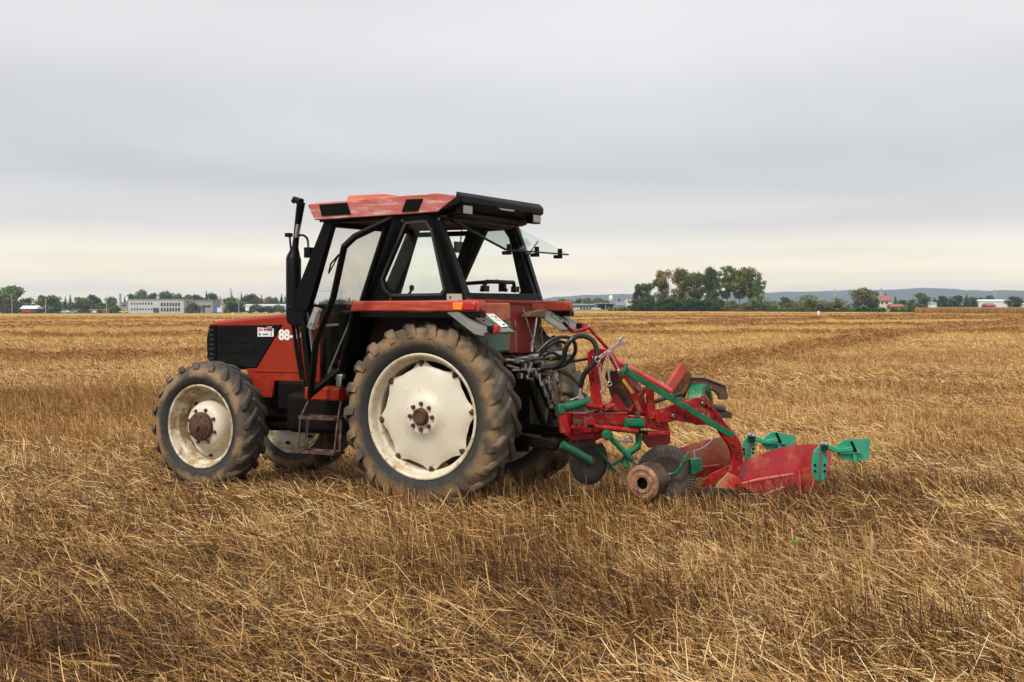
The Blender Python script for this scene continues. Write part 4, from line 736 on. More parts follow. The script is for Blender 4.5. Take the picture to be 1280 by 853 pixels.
m = MB(); a, b = TF.Y(318, 464, HW), TF.Y(398, 465, HW); m.bar((a[0], HW + .004, a[1]), (b[0], HW + .004, b[1]), .012, .014); m.build('panel_crease', RED, tractor, bevel=.003)
p0 = TF.Y(348.5, 424.5, HW + .006); text_mesh('model_lettering', '88-94', .125, WHITE, tractor, (p0[0], HW + .006, p0[1]), (R(90), 0, math.pi), .002, .0055, 0, 1.0)
sk = TF.Ys([(322, 409.5), (342, 411), (342, 421), (322, 421)], HW + .006); m = MB(); m.prism(sk, HW + .001, HW + .006); st = m.build('sticker', WHITE, tractor)
sx0, sz0 = sk[3]; sw_ = sk[3][0] - sk[2][0]; shh = sk[0][1] - sk[3][1]
m = MB()
for k, (u0, u1, v0, v1) in enumerate([(.08, .14, .62, .88), (.14, .2, .82, .88), (.14, .2, .62, .67), (.19, .23, .62, .88), (.27, .32, .62, .88), (.40, .47, .6, .9), (.47, .55, .72, .9), (.57, .64, .6, .82), (.66, .72, .6, .95), (.74, .80, .62, .82), (.82, .86, .6, .9), (.87, .93, .62, .8)]): m.box((sx0 - (u0 + u1) / 2 * sw_, HW + .0075, sz0 + (v0 + v1) / 2 * shh), ((u1 - u0) * sw_, .002, (v1 - v0) * shh))
m.build('sticker_print', REDPRINT, st)
for u0, u1, v0, v1 in [(.1, .19, .12, .4), (.33, .38, .18, .34), (.4, .45, .18, .34), (.5, .56, .14, .38), (.58, .62, .2, .34), (.66, .7, .2, .34)]: m = MB(); m.box((sx0 - (u0 + u1) / 2 * sw_, HW + .0075, sz0 + (v0 + v1) / 2 * shh), ((u1 - u0) * sw_, .002, (v1 - v0) * shh)); m.build('sticker_mark', PRINT, st)
m = MB(); m.box((sx0 - .86 * sw_, HW + .0075, sz0 + .3 * shh), (.07 * sw_, .002, .4 * shh)); m.build('sticker_emblem', TEAL, st)
# ---- exhaust (left of the bonnet)
EY = .44; P = lambda a, b, y=EY: TF.P(a, b, y)
m = MB(); c0, c1 = P(367, 402), P(367, 321); top = P(369, 309)
m.tube([c0, c0 + (c1 - c0) * .02, c0 + (c1 - c0) * .97, c1, top, P(370, 300)], [.05, .068, .068, .062, .03, .028], 20); ex = m.build('exhaust', BLK, tractor, angle=30)
m = MB(); m.tube([P(369, 312), P(371, 290), P(375, 262), P(376.5, 253)], [.027, .027, .036, .038], 16); m.build('exhaust_pipe', BLK, ex)
m = MB(); m.tube([P(376, 253.5), P(372, 251), P(367, 248.5)], [.04, .03, .022], 12); m.tube([P(368, 253), P(366, 250)], .02, 8); m.build('rain_cap', BLK, ex)
m = MB(); m.tube([P(370.5, 297, EY + .03), P(373, 281, EY + .03)], [.017, .02], 12); m.build('bare_patch', CHROME, ex)
m = MB(); m.tube([P(369, 306), P(371, 298), P(376, 294), P(382, 296), P(385, 302), P(385, 314, .6)], .010, 8, smooth=3); m.box(P(386, 316, .66), (.06, .06, .09)); m.box(P(361, 294), (.05, .05, .035)); m.tube([P(362, 294), P(364, 316)], .010, 6); m.build('exhaust_bracket', BLK, ex)
m = MB(); q = TF.Ys([(357, 382.5), (377, 382.5), (379, 398), (375, 407), (365, 408), (358, 404)], EY + .09); m.prism(q, EY + .09, EY - .10); m.build('heat_shield', PLASTIC, ex, bevel=.012)
m = MB(); m.tube([P(366, 404), P(371, 440), P(377, 475)], .018, 8); m.tube([P(371, 404), P(376, 445), P(381, 480)], .012, 8); m.build('down_pipe', GREASE, ex)
# ---- cab
CY = .70
cab = MB()
def bar2(a, b, w1, y=CY, t=.07, sgn=1):
    """strut in the side wall between two pixels, width w1 across, t deep"""
    for s in (1, -1):
        p, q_ = TF.Y(*a, y), TF.Y(*b, y); v = Vector((q_[0] - p[0], q_[1] - p[1])).normalized(); n_ = Vector((-v.y, v.x)) * w1 / 2
        cab.prism([(p[0] + n_.x, p[1] + n_.y), (q_[0] + n_.x, q_[1] + n_.y), (q_[0] - n_.x, q_[1] - n_.y), (p[0] - n_.x, p[1] - n_.y)], s * y, s * (y - t))
def quad_side(pts, y0, y1):
    for s in (1, -1): cab.prism(TF.Ys(pts, y0), s * y0, s * y1)
quad_side([(405, 277), (416, 277), (389, 372), (383, 388), (363, 388), (366, 376)], CY, CY - .07)      # A pillar
quad_side([(373, 386), (377.5, 384), (389, 480), (388, 496), (384, 490)], CY, CY - .06)                    # lower front post
quad_side([(404, 271), (500, 266), (500, 276), (404, 279)], CY, CY - .06)                                 # top rail
quad_side([(486, 272), (499, 271), (470, 352), (456, 392), (428, 474), (421, 466), (446, 388), (459, 352)], CY, CY - .07)  # B pillar
cab_o = [(499, 267), (546, 264), (565, 318), (582.5, 377), (560, 379), (500, 379), (455, 379), (474, 330)]
cab_i = [(507, 279), (532, 277), (539, 288), (555, 362), (551, 368), (489, 369), (481, 362), (477, 349)]
o_, i_ = TF.Ys(cab_o, CY), TF.Ys(cab_i, CY)
for s in (1, -1): cab.frame(o_, i_, s * CY, s * (CY - .06))
RB = lambda z: -.08 - .28 * (2.43 - z) / .72                                                                # rear plane X(z)
for s in (1, -1):
    z0, z1 = 1.71, 2.43
    cab.hexa([(RB(z0), s * CY, z0), (RB(z0), s * (CY - .13), z0), (RB(z0) + .07, s * (CY - .13), z0), (RB(z0) + .07, s * CY, z0)], [(RB(z1), s * CY, z1), (RB(z1), s * (CY - .09), z1), (RB(z1) + .07, s * (CY - .09), z1), (RB(z1) + .07, s * CY, z1)])
cab.box((RB(1.745) + .03, 0, 1.745), (.06, 2 * CY - .1, .075)); cab.box((RB(2.40) + .03, 0, 2.40), (.06, 2 * CY - .1, .07))
cab.box((1.345, 0, 1.655), (.06, 2 * CY - .08, .07)); cab.box((1.02, 0, 2.385), (.06, 2 * CY - .08, .06))
cab.box((1.30, 0, 1.30), (.05, .56, .62)); cab.box((.10, 0, 1.66), (.95, 2 * CY - .04, .05))
cab_f = cab.build('cab', BLK, tractor, bevel=.012)
m = MB(); m.box((.35, 0, 1.14), (1.55, .78, .12)); m.box((-.25, 0, 1.35), (.12, 1.0, .7)); m.build('cab_floor', DKRED, cab_f, bevel=.02)
# glazing
m = MB()
g = TF.Ys(cab_i, CY - .03)
m.prism(inset(g, -.004), CY - .028, CY - .034); qg = m.build('quarter_window', GLASS, cab_f, smooth=False)
m = MB(); m.prism(inset(g, -.004), -CY + .028, -CY + .034); m.build('quarter_window', GLASS, cab_f, smooth=False)
m = MB(); m.hexa([(1.03, .62, 2.36), (1.03, -.62, 2.36), (1.355, -.62, 1.68), (1.355, .62, 1.68)], [(1.035, .62, 2.362), (1.035, -.62, 2.362), (1.36, -.62, 1.682), (1.36, .62, 1.682)]); m.build('windscreen', CLEARG, cab_f, smooth=False)
m = MB(); a, b = TF.hit(411, 342, (1.2, 0, 2.02), (.74, 0, .67)), TF.hit(424, 318, (1.2, 0, 2.02), (.74, 0, .67)); m.tube([a, b], .006, 6); m.tube([a + Vector((0, .0, .0)), (a + b) / 2 + Vector((.02, .02, 0)), b], .008, 6); m.build('wiper', BLK, cab_f)
m = MB(); m.prism([(1.0, 2.36), (1.32, 1.68), (1.24, .98), (.95, .98), (.66, 1.66), (.32, 2.36)], -CY + .02, -CY + .025); m.build('side_glass', GLASS, cab_f, smooth=False)
m = MB(); dp = [(1.0, 2.37), (1.33, 1.66), (1.24, .93), (.93, .93), (.64, 1.66), (.30, 2.37)]; m.frame(dp, inset(dp, .045), -CY, -CY + .045); m.build('closed_door', BLK, cab_f, bevel=.008)
# open door, swung about the sloping rear post
hA, hB = Vector((.30, CY, 2.38)), Vector((.93, CY, 1.02)); dax = (hB - hA).normalized(); dn = Vector((-dax.z, 0, dax.x)); dn = dn if dn.x > 0 else -dn
phi = R(84); db = dn * math.cos(phi) + Vector((0, 1, 0)) * math.sin(phi); dnor = dax.cross(db).normalized()
def door_pt(a, b): p = TF.hit(a, b, hA, dnor) - hA; return (p.dot(dax), p.dot(db))
dpts = [door_pt(*p) for p in [(490, 271), (443, 293), (428, 307), (414, 372), (392, 430), (385, 499), (427, 464)]]
def door_obj(mb): mb.xf(Matrix(((dax.x, db.x, dnor.x, hA.x), (dax.y, db.y, dnor.y, hA.y), (dax.z, db.z, dnor.z, hA.z), (0, 0, 0, 1)))); return mb
m = MB(); m.frame(dpts, inset(dpts, .05), -.02, .02, 'z'); door = door_obj(m).build('door', BLK, cab_f, bevel=.010)
m = MB(); m.prism(inset(dpts, .045), -.003, .003, 'z'); door_obj(m).build('door_glass', GLASS, door, smooth=False)
m = MB(); a, b = dpts[4], dpts[6]; m.tube([(dpts[3][0] + .25, .20, .03), (dpts[3][0] + .28, .32, .06), (dpts[3][0] + .30, .48, .05)], .010, 8); m.box((dpts[3][0] + .2, .52, .02), (.18, .05, .05)); door_obj(m).build('door_handle', CHROME, door)
m = MB(); c = TF.P(425, 471, CY + .02); m.box(c, (.08, .05, .04)); m.box(c + Vector((0, .01, -.05)), (.05, .03, .08)); m.build('door_hinge', CHROME, door, bevel=.006)
# opened rear window, hinged under the roof
m = MB(); h0, h1 = (-.17, 2.385), (-.655, 2.14); dv = Vector((h1[0] - h0[0], 0, h1[1] - h0[1])).normalized(); nv = Vector((-dv.z, 0, dv.x)) * .006
c4 = [Vector((h0[0], .56, h0[1])), Vector((h0[0], -.56, h0[1])), Vector((h1[0], -.60, h1[1])), Vector((h1[0], .56, h1[1]))]
m.hexa(c4, [p + nv for p in c4]); rwn = m.build('rear_window', PANE, cab_f, smooth=False)
m = MB(); e = .02
m.bar(c4[3] + Vector((0, 0, -.012)), c4[2] + Vector((0, 0, -.012)), .018, .012); m.bar(c4[0] + Vector((.02, 0, -.01)), c4[3] + Vector((0, 0, -.012)), .022, .016)
for y in (.45, -.05, -.5):
    p = Vector((h1[0] + .03, y, h1[1] + .012)); m.tube([p - Vector((0, 0, .06)), p + Vector((0, 0, .025))], .02, 10)
    m.box(p - Vector((-.02, 0, .045)), (.07, .04, .03))
m.build('window_stay', BLK, rwn)
for s in (1, -1): m = MB(); m.tube([(-.22, s * .50, 2.02), (-.40, s * .52, 2.25)], .008, 6); m.build('gas_strut', BLK, rwn)
gy = [TF.hit(*q, (RB(1.83), 0, 0), (1, 0, 0)) for q in ((604, 362), (646, 362))]
for y0, y1, x in ((gy[0].y, gy[1].y, RB(1.83)),):
    m = MB(); m.tube([(x + .02, y0, 1.80), (x, y0 - .06, 1.88), (x, y1 + .06, 1.88), (x + .02, y1, 1.80)], .018, 8); m.box((x, y0 - .03, 1.82), (.04, .09, .05)); m.box((x, y1 + .03, 1.82), (.04, .09, .05)); m.build('grab_handle', BLK, cab_f, bevel=.004)
m = MB(); m.tube([(.5, -CY + .06, 1.81), (.44, -CY + .08, 1.88), (.06, -CY + .08, 1.90), (-.02, -CY + .06, 1.81)], .018, 8); m.box((.02, -CY + .07, 1.84), (.06, .04, .07)); m.build('grab_handle', BLK, cab_f)
# roof
rf = MB(); pts = [(1.165, 2.545), (1.09, 2.405), (-.14, 2.435), (-.30, 2.50), (-.30, 2.555), (-.12, 2.59), (.5, 2.575)]
def roof_sec(x, zb, zt, zc): return [(x, -.75, zb), (x, -.755, zt), (x, -.5, zc), (x, 0, zc + .008), (x, .5, zc), (x, .755, zt), (x, .75, zb)]
loft([roof_sec(1.165, 2.53, 2.545, 2.55), roof_sec(1.10, 2.41, 2.55, 2.575), roof_sec(.5, 2.42, 2.572, 2.60), roof_sec(-.125, 2.437, 2.588, 2.592), roof_sec(-.305, 2.548, 2.560, 2.566)]).build('roof', ROOFM, cab_f, bevel=.012)
roof = [o for o in cab_f.children if o.name.startswith('roof')][0]
loft([[(x, -w_, z0), (x, -w_ + .05, z1), (x, w_ - .05, z1), (x, w_, z0)] for x, w_, z0, z1 in ((1.14, .28, 2.58, 2.585), (1.10, .3, 2.58, 2.655), (.72, .3, 2.59, 2.655), (.50, .26, 2.59, 2.61))]).build('roof_hatch', mat('orange_hatch_paint', (.44, .07, .028), .45, spots=[((.68, .22, .12), 5, .5, .7, .5)]), roof, bevel=.01)
m = MB(); m.box((.43, 0, 2.405), (1.2, 1.36, .02)); m.build('roof_lining', LINING, cab_f)
for s in (1, -1):
    for vp in ([(399, 256), (434, 253.5), (438.5, 268), (402, 270)], [(508, 249.5), (529, 248.5), (522, 264), (502, 265)]):
        m = MB(); vv = TF.Ys(vp, .758); m.prism(vv, s * .7575, s * .7595)
        for k in range(4):
            f_ = (k + .6) / 4.4; A_, B_ = Vector(vv[0]).lerp(Vector(vv[3]), f_), Vector(vv[1]).lerp(Vector(vv[2]), f_); m.bar((A_.x - .006, s * .761, A_.y), (B_.x + .006, s * .761, B_.y), .004, .006)
        m.build('roof_vent', BLK, roof)
m = MB(); m.prism([(-.135, 2.43), (-.30, 2.485), (-.345, 2.502), (-.345, 2.558), (-.30, 2.600), (-.29, 2.545), (-.135, 2.50)], .745, -.745); rear = m.build('roof_tail', PLASTIC, roof, bevel=.012)
m = MB(); m.prism([(-.10, 2.39), (-.22, 2.405), (-.22, 2.45), (-.10, 2.44)], .66, -.66); m.build('tail_lining', PLASTIC, roof, bevel=.01)
for s in (1, -1): m = MB(); m.box((-.30, s * .62, 2.455), (.07, .17, .085)); wl = m.build('work_lamp', PLASTIC, roof, bevel=.01); m = MB(); m.box((-.338, s * .62, 2.455), (.006, .145, .065)); m.build('lamp_lens', CLEAR, wl, bevel=.003)
m = MB(); m.prism([(-.16, .13), (-.10, .16), (.14, .16), (.18, .13), (.10, .11), (-.10, .11)], -.342, -.336, 'x'); m.xf(Matrix.Translation((0, -.05, 2.38))); m.build('tail_badge', CLEAR, roof)
# interior
m = MB(); m.box((.28, 0, 1.38), (.5, .5, .14)); m.prism([(.02, 1.44), (.14, 1.44), (.04, 1.76), (-.06, 1.74)], .24, -.24); seat = m.build('seat', SEATM, tractor, bevel=.04)
m = MB(); m.box((1.08, 0, 1.42), (.28, .50, .42)); m.build('dashboard', PLASTIC, tractor, bevel=.03)
m = MB(); pr = [(.20 + .017 * math.cos(t), .017 * math.sin(t)) for t in [i * math.pi / 4 for i in range(8)]]; m.lathe(pr, 32, ax='z', closed=True); m.tube([(-.19, 0, 0), (.19, 0, 0)], .012, 6); m.tube([(0, 0, 0), (0, .19, 0)], .012, 6); m.tube([(0, 0, 0), (.0, 0, -.3)], .025, 8); m.xf(Matrix.Translation((.88, 0, 1.72)) @ Matrix.Rotation(R(-28), 4, 'Y')); m.build('steering_wheel', BLK, tractor)
c = TF.hit(575, 309.5, (.92, 0, 0), (1, 0, 0)); m = MB(); m.box(c, (.03, .20, .11)); m.tube([c, c + Vector((.05, -.12, .18))], .008, 6); m.build('inside_mirror', BLK, tractor, bevel=.012)
m = MB(); m.prism(TF.Ys([(558.5, 367.5), (577, 367.5), (578, 375.5), (558.5, 375.5)], CY + .003), CY + .001, CY + .004); m.build('pale_label', mat('dull_foil_label', (.42, .40, .36), .4, .3), cab_f)
m = MB(); a, b = TF.P(381.5, 388, .55), TF.P(391, 452, .55); m.bar(a, b, .03, .045); m.box(a + Vector((.0, 0, .02)), (.05, .03, .04)); m.build('pale_strut', mat('pale_grey_paint', (.30, .35, .34), .5, spots=[((.2, .18, .15), 9, .5, .7, .6)]), tractor)
# ---- mudguards
for s in (1, -1):
    Yo = .87; m = MB()
    m.prism([(-.40, 1.628), (-.40, 1.722), (.62, 1.716), (.655, 1.63)], s * .42, s * Yo); m.prism([(-.585, 1.628), (-.585, 1.70), (-.56, 1.722), (-.38, 1.7225), (-.38, 1.628)], s * .74, s * (Yo + .001))
    fd = m.build('mudguard', mat('mudguard_paint', (.36, .036, .014), .5, spots=[((.52, .13, .07), 8, .48, .66, .7, (.5, 1, 3)), ((.25, .12, .06), 26, .62, .7, .7)]), tractor, bevel=.014)
    m = MB(); m.prism([(-.36, 1.62), (.63, 1.62), (.95, .95), (.85, .80), (.4, .9), (0, .95), (-.30, .9), (-.34, 1.1)], s * .44, s * .47); m.build('inner_panel', mat('shadowed_inner_paint', (.035, .006, .005), .6, spots=[((.02, .012, .01), 5, .5, .7, .8)]), fd)  # near-black red: shade inside the mudguard is put into the paint colour
    m = MB(); m.hexa([(.62, s * .45, 1.63), (.62, s * (Yo - .02), 1.63), (.655, s * (Yo - .02), 1.63), (.655, s * .45, 1.63)], [(.91, s * .45, .98), (.91, s * .68, .98), (.945, s * .68, .98), (.945, s * .45, .98)]); m.build('front_apron', BLK, fd, bevel=.006)
    m = MB(); m.box((-.02, s * (Yo - .05), 1.605), (1.14, .09, .045)); m.build('edge_rail', BLK, fd)
    ty = s * (Yo - .005)
    m = MB(); m.box((-.395, ty, 1.672), (.09, .05, .062)); tl = m.build('tail_light', AMBER, fd, bevel=.008)
    m = MB(); m.box((-.502, ty, 1.672), (.115, .05, .062)); m.build('red_lens', LENS, tl, bevel=.008)
    m = MB(); m.box((-.575, s * (Yo - .055), 1.668), (.03, .075, .05)); m.build('rear_lens', LENS, tl, bevel=.006)
    # grey rear extension
    Ye = .94; m = MB()
    e0, e1 = (-.40, 1.632), (-.675, 1.468)
    m.hexa([(e0[0], s * .44, e0[1]), (e0[0], s * Ye, e0[1]), (e1[0], s * Ye, e1[1]), (e1[0], s * .44, e1[1])], [(e0[0], s * .44, e0[1] - .018), (e0[0], s * Ye, e0[1] - .018), (e1[0] + .015, s * Ye, e1[1] - .02), (e1[0] + .015, s * .44, e1[1] - .02)])
    m.prism([(-.33, 1.622), (e0[0], e0[1]), (e1[0], e1[1]), (e1[0] + .01, e1[1] - .03), (-.58, 1.455), (-.48, 1.52)], s * Ye, s * (Ye - .02))
    ext = m.build('mudguard_extension', GREY, fd, bevel=.006)
    EP, EN = Vector((e0[0], 0, e0[1])), Vector((-(e1[1] - e0[1]), 0, e1[0] - e0[0])).normalized(); EN = EN if EN.z > 0 else -EN; tv = Vector((e1[0] - e0[0], 0, e1[1] - e0[1])).normalized()
    m = MB(); cc = EP + tv * .15 + Vector((0, s * .70, 0)) + EN * .002; ring = [cc + tv * .09 * math.cos(t) + Vector((0, .10 * math.sin(t), 0)) for t in [i * 2 * math.pi / 24 for i in range(25)]]; m.tube(ring, .003, 6, cap=False); m.build('moulded_ring', BLK, ext)
    m = MB(); m.lathe([(0, .01), (.008, .008), (.009, -.002)], 8, cc, 'z'); m.build('rivet', BLK, ext)
    my = .84 if s > 0 else -.80
    m = MB(); m.box((e1[0] - .01, my, e1[1] + .025), (.06, .07, .055)); ml = m.build('marker_lamp', PLASTIC, ext, bevel=.004); m = MB(); m.box((e1[0] - .052, my, e1[1] + .025), (.03, .075, .06)); m.build('marker_lens', LENS, ml, bevel=.006)
    if s == 1:
        pc = [TF.hit(*q, EP + EN * .006, EN) for q in ((605, 391), (613, 389.5), (635.5, 408.5), (627, 409.5))]
        m = MB(); m.hexa(pc, [p + EN * .004 for p in pc]); lp = m.build('licence_plate', WHITE, ext)
        m = MB(); ua, va = pc[3] - pc[0], pc[1] - pc[0]
        for u, v, du, dv in [(.28, .35, .09, .10), (.33, .62, .06, .16), (.40, .55, .05, .30), (.52, .60, .16, .08), (.50, .30, .12, .07), (.63, .62, .05, .10), (.86, .4, .08, .35)]:
            q0 = pc[0] + ua * u + va * v + EN * .0045; m.hexa([q0, q0 + ua * du, q0 + ua * du + va * dv, q0 + va * dv], [p + EN * .001 for p in (q0, q0 + ua * du, q0 + ua * du + va * dv, q0 + va * dv)])
        m.build('plate_print', PRINT, lp)
# ---- rear of the cab: box, tank and panel between the mudguards
m = MB(); m.prism(TF.Xs([(600, 379), (638, 379), (639, 399), (633, 402), (604, 402)], -.45), -.45, -.28, 'x'); m.build('rear_cover', ORANGE, tractor, bevel=.012)
m = MB(); m.prism(TF.Xs([(596, 400), (640, 400), (638, 440), (600, 443)], -.44), -.44, -.20, 'x'); m.build('side_tank', GREENBOX, tractor, bevel=.02)
m = MB(); m.prism(TF.Xs([(637, 376), (692, 378), (676, 400), (672, 442), (636, 442)], -.38), -.38, -.22, 'x'); m.build('rear_panel', DKRED, tractor, bevel=.01)
m = MB(); m.prism(TF.Xs([(588, 374), (690, 377), (690, 381), (588, 379)], -.40), -.40, -.25, 'x'); m.build('rear_sill', RED, tractor, bevel=.008)
m = MB()
for (a, b, r_) in [((653, 385), (671, 442), .008), ((671, 392), (664, 440), .014), ((675, 388), (679, 448), .008), ((644, 400), (645, 440), .006)]: m.tube([TF.hit(*a, (-.46, 0, 0), (1, 0, 0)), TF.hit(*b, (-.46, 0, 0), (1, 0, 0))], r_, 6)
m.build('control_rod', CHROME, tractor)
m = MB(); pr0 = TF.Xs([(666, 390), (683, 387), (682, 397), (660, 396)], -.5); m.prism(pr0, -.5, -.42, 'x'); m.build('rear_bracket', mat('dusty_brown_iron', (.16, .10, .05), .8), tractor, bevel=.006)
# ---- steps
m = MB(); SX0, SX1, SY = .83, 1.18, .85
m.box((1.02, .66, .925), (.36, .22, .11)); m.build('step_mount', RED, tractor, bevel=.012)
m = MB(); rr_ = .010
for x in (SX0, SX1):
    m.tube([(x if x > 1 else x + .02, .72, .88), (x + (.03 if x > 1 else -.01), SY - .04, .72), (x + .03 if x > 1 else x, SY, .43)], rr_, 6); m.bar((x + .015, SY - .12, .72), (x + .015, SY - .10, .43), .03, .012)
for z_ in (.725, .43):
    for y in (SY, SY - .14): m.bar((SX0, y, z_), (SX1 + .02, y, z_), .012, .028)
    for x in (SX0, SX1 + .02): m.bar((x, SY, z_), (x, SY - .14, z_), .012, .028)
m.build('step', mat('worn_brown_step', (.045, .020, .013), .7, spots=[((.17, .09, .05), 15, .5, .66, .8)]), tractor, bevel=.002)
m = MB(); m.box((1.25, .32, .72), (.8, .28, .36)); m.build('fuel_tank', GREASE, tractor, bevel=.05)
# ---- three-point linkage and hydraulics
m = MB()
for s in (1, -1):
    m.bar((-.15, s * .28, .62), (-.98, s * .40, .56), .05, .085); m.lathe([(.0, .03), (.03, .035), (.055, .02), (.055, -.02), (.03, -.035), (0, -.03)], 16, (-1.0, s * .40, .56))
    m.tube([(-.55, s * .36, .60), (-.40, s * .28, 1.08)], .028, 10); m.bar((-.12, s * .2, 1.15), (-.44, s * .28, 1.10), .05, .07)
m.build('lower_link', GREASE, tractor, bevel=.006)
m = MB(); m.box((-.42, 0, 1.13), (.16, .44, .10)); m.box((-.46, .1, 1.20), (.10, .5, .05)); m.box((-.40, -.1, .86), (.10, .34, .5)); m.box((-.5, .34, .54), (.5, .04, .12)); m.build('hitch_block', GREASE, tractor, bevel=.01)
m = MB(); m.prism(TF.Xs([(663, 470), (689, 470), (689, 533), (663, 533)], -.30), -.30, -.24, 'x'); m.build('grey_guard', mat('olive_grey_paint', (.19, .18, .13), .6, spots=[((.3, .25, .16), 6, .5, .7, .5)]), tractor, bevel=.006)
m = MB(); Xh = -.62; HX = lambda a, b, x=Xh: TF.hit(a, b, (x, 0, 0), (1, 0, 0))
m.tube([HX(632, 450), HX(663, 453), HX(700, 447)], .012, 8); m.tube([HX(663, 443), HX(663, 455), HX(658, 474)], .014, 8); m.tube([HX(634, 457), HX(665, 465)], .010, 8); m.tube([HX(658, 474), HX(690, 478)], .012, 8); m.tube([HX(640, 463), HX(690, 461)], .010, 8); m.tube([HX(667, 452), HX(690, 448), HX(712, 446)], .02, 10)
for a in ((645, 451), (655, 458), (668, 466), (680, 477), (650, 470), (676, 455)): m.box(HX(*a), (.035, .035, .045))
m.build('hydraulic_pipe', CHROME, tractor)
for a, b in (((672, 468), (690, 510)), ((684, 470), (697, 520)), ((694, 466), (703, 500))):
    m = MB(); p, q_ = HX(*a, -.7), HX(*b, -.78); n_ = 9
    for k in range(n_):
        c = p + (q_ - p) * (k + .5) / n_; m.box(c, (.012 if k % 2 else .03, .03 if k % 2 else .012, .035), (0, .25, k * .4))
    m.build('check_chain', CHROME, tractor)
m = MB(); m.tube([HX(672, 472, -.66), HX(688, 508, -.72)], .035, 12); m.tube([HX(688, 508, -.72), HX(695, 524, -.75)], .018, 10); m.build('lift_rod', GREASE, tractor)
m = MB(); m.tube([(-.46, 0.02, 1.22), (-1.02, .03, 1.28)], .022, 10); m.tube([(-.6, .02, 1.235), (-.9, .03, 1.27)], .033, 10); m.build('top_link', CHROME, tractor)

for zz_ in (1.18, 1.225, 1.27, 1.315, 1.36, 1.405, 1.45):
    m = MB(); m.bar((2.665, HW - .008, zz_), (2.585, HW + .002, zz_), .010, .012); m.build('grille_louvre', mat('dusty_louvre', (.03, .028, .025), .6), tractor)
m = MB(); m.box((1.92, HW + .006, 1.475), (.06, .012, .025)); m.build('bonnet_latch', CHROME, tractor, bevel=.003)
for q in ((330, 470), (338, 488), (352, 468), (390, 468)):
    c = TF.P(*q, HW + .003); m = MB(); m.lathe([(0, .006), (.009, .005), (.011, 0)], 8, c); m.build('panel_screw', mat('dull_screw', (.12, .09, .07), .5, .6), tractor)
sl = MB(); g_o = TF.Ys(cab_i, CY + .001); sl.frame(inset(g_o, -.012), inset(g_o, .010), CY + .001, CY + .006); sl.build('window_seal', mat('grey_rubber_seal', (.018, .022, .020), .7), cab_f)
for q in ((563, 372), (488, 374), (549, 274), (503, 276)):
    c = TF.P(*q, CY + .002); m = MB(); m.lathe([(0, .008), (.010, .006), (.013, 0)], 8, c); m.build('frame_bolt', mat('dull_screw', (.12, .09, .07), .5, .6), cab_f)
m = MB(); m.tube([(1.0, -.2, 1.55), (.85, -.30, 1.75), (.80, -.32, 1.82)], .012, 8); m.lathe([(0, .03), (.022, .02), (.022, -.02), (0, -.03)], 12, (.80, -.32, 1.84), 'z'); m.build('gear_lever', BLK, tractor)
m = MB(); m.tube([(.35, .30, 1.40), (.42, .36, 1.62), (.40, .36, 1.70)], .012, 8); m.box((.40, .36, 1.72), (.04, .04, .05)); m.build('control_lever', BLK, tractor)
for s in (1, -1):
    m = MB(); m.tube([(-.13, s * .71, 2.44), (.5, s * .735, 2.425), (1.05, s * .735, 2.40)], .012, 8); m.build('roof_gutter', BLK, roof)
m = MB(); m.tube([(.66, .742, 1.70), (1.0, .70, 1.10)], .007, 6); m.build('apron_edge', CHROME, cab_f)
for a_, b_ in (((640, 446), (668, 449)), ((646, 453), (690, 470)), ((640, 458), (676, 480))):
    m = MB(); A_, B_ = HX(*a_, -.58), HX(*b_, -.66); m.tube([A_, (A_ + B_) / 2 + Vector((0, 0, -.03)), B_], .012, 8, smooth=4); m.build('rubber_pipe', HOSE, tractor)
m = MB(); m.box((-.50, .30, 1.15), (.10, .12, .16)); m.box((-.52, .12, 1.17), (.12, .10, .12)); m.box((-.5, .2, 1.20), (.08, .34, .04)); m.build('spool_valve', GREASE, tractor, bevel=.01)

# ================================================================== PLOUGH (mounted two-furrow reversible plough)
A_P = R(18); P0 = Vector((.42, 10.35, 0)); PF = Frame(P0, A_P)
plough = empty('plough', P0, A_P); tag(plough, 'red reversible plough with green fittings and rusty points behind the tractor', 'plough')
PRED = mat('plough_red_paint', (.33, .004, .007), .42, spots=[((.42, .03, .025), 6, .52, .70, .6), ((.14, .010, .008), 9, .50, .68, .75), ((.26, .14, .07), 15, .56, .66, .75), ((.08, .04, .025), 34, .62, .68, .9)], spec=.35)
MOULD = mat('mouldboard_red_paint', (.36, .008, .014), .35, spots=[((.54, .08, .07), 3, .46, .66, .7), ((.42, .12, .05), 5, .55, .66, .75), ((.20, .10, .05), 26, .60, .68, .8), ((.40, .20, .09), 13, .64, .72, .8)], coat=.15)
FMOULD = mat('scratched_red_mouldboard', (.52, .03, .025), .42, spots=[((.42, .19, .09), 6, .44, .58, .9), ((.20, .10, .05), 14, .60, .72, .7)])
PGRN = mat('plough_green_paint', (.004, .14, .055), .42, spots=[((.015, .20, .09), 7, .5, .7, .5), ((.012, .05, .028), 10, .50, .66, .8), ((.16, .11, .06), 20, .58, .68, .7)], spec=.35)
TGRN = mat('pale_green_paint', (.03, .33, .19), .42, spots=[((.07, .40, .25), 6, .5, .7, .6), ((.26, .24, .13), 14, .56, .68, .7)])
IRON = mat('dark_worn_iron', (.05, .038, .03), .5, spots=[((.13, .08, .05), 10, .5, .7, .7)])
OLDR = mat('rusty_worn_red_paint', (.115, .058, .042), .7, spots=[((.075, .048, .035), 7, .40, .55, .9), ((.36, .20, .11), 18, .56, .70, .8)], bump=(30, .5, .006))
ORUST = mat('orange_rust', (.28, .12, .035), .85, spots=[((.10, .04, .02), 16, .42, .62, .9), ((.46, .24, .08), 22, .58, .72, .7)], bump=(22, .9, .02))
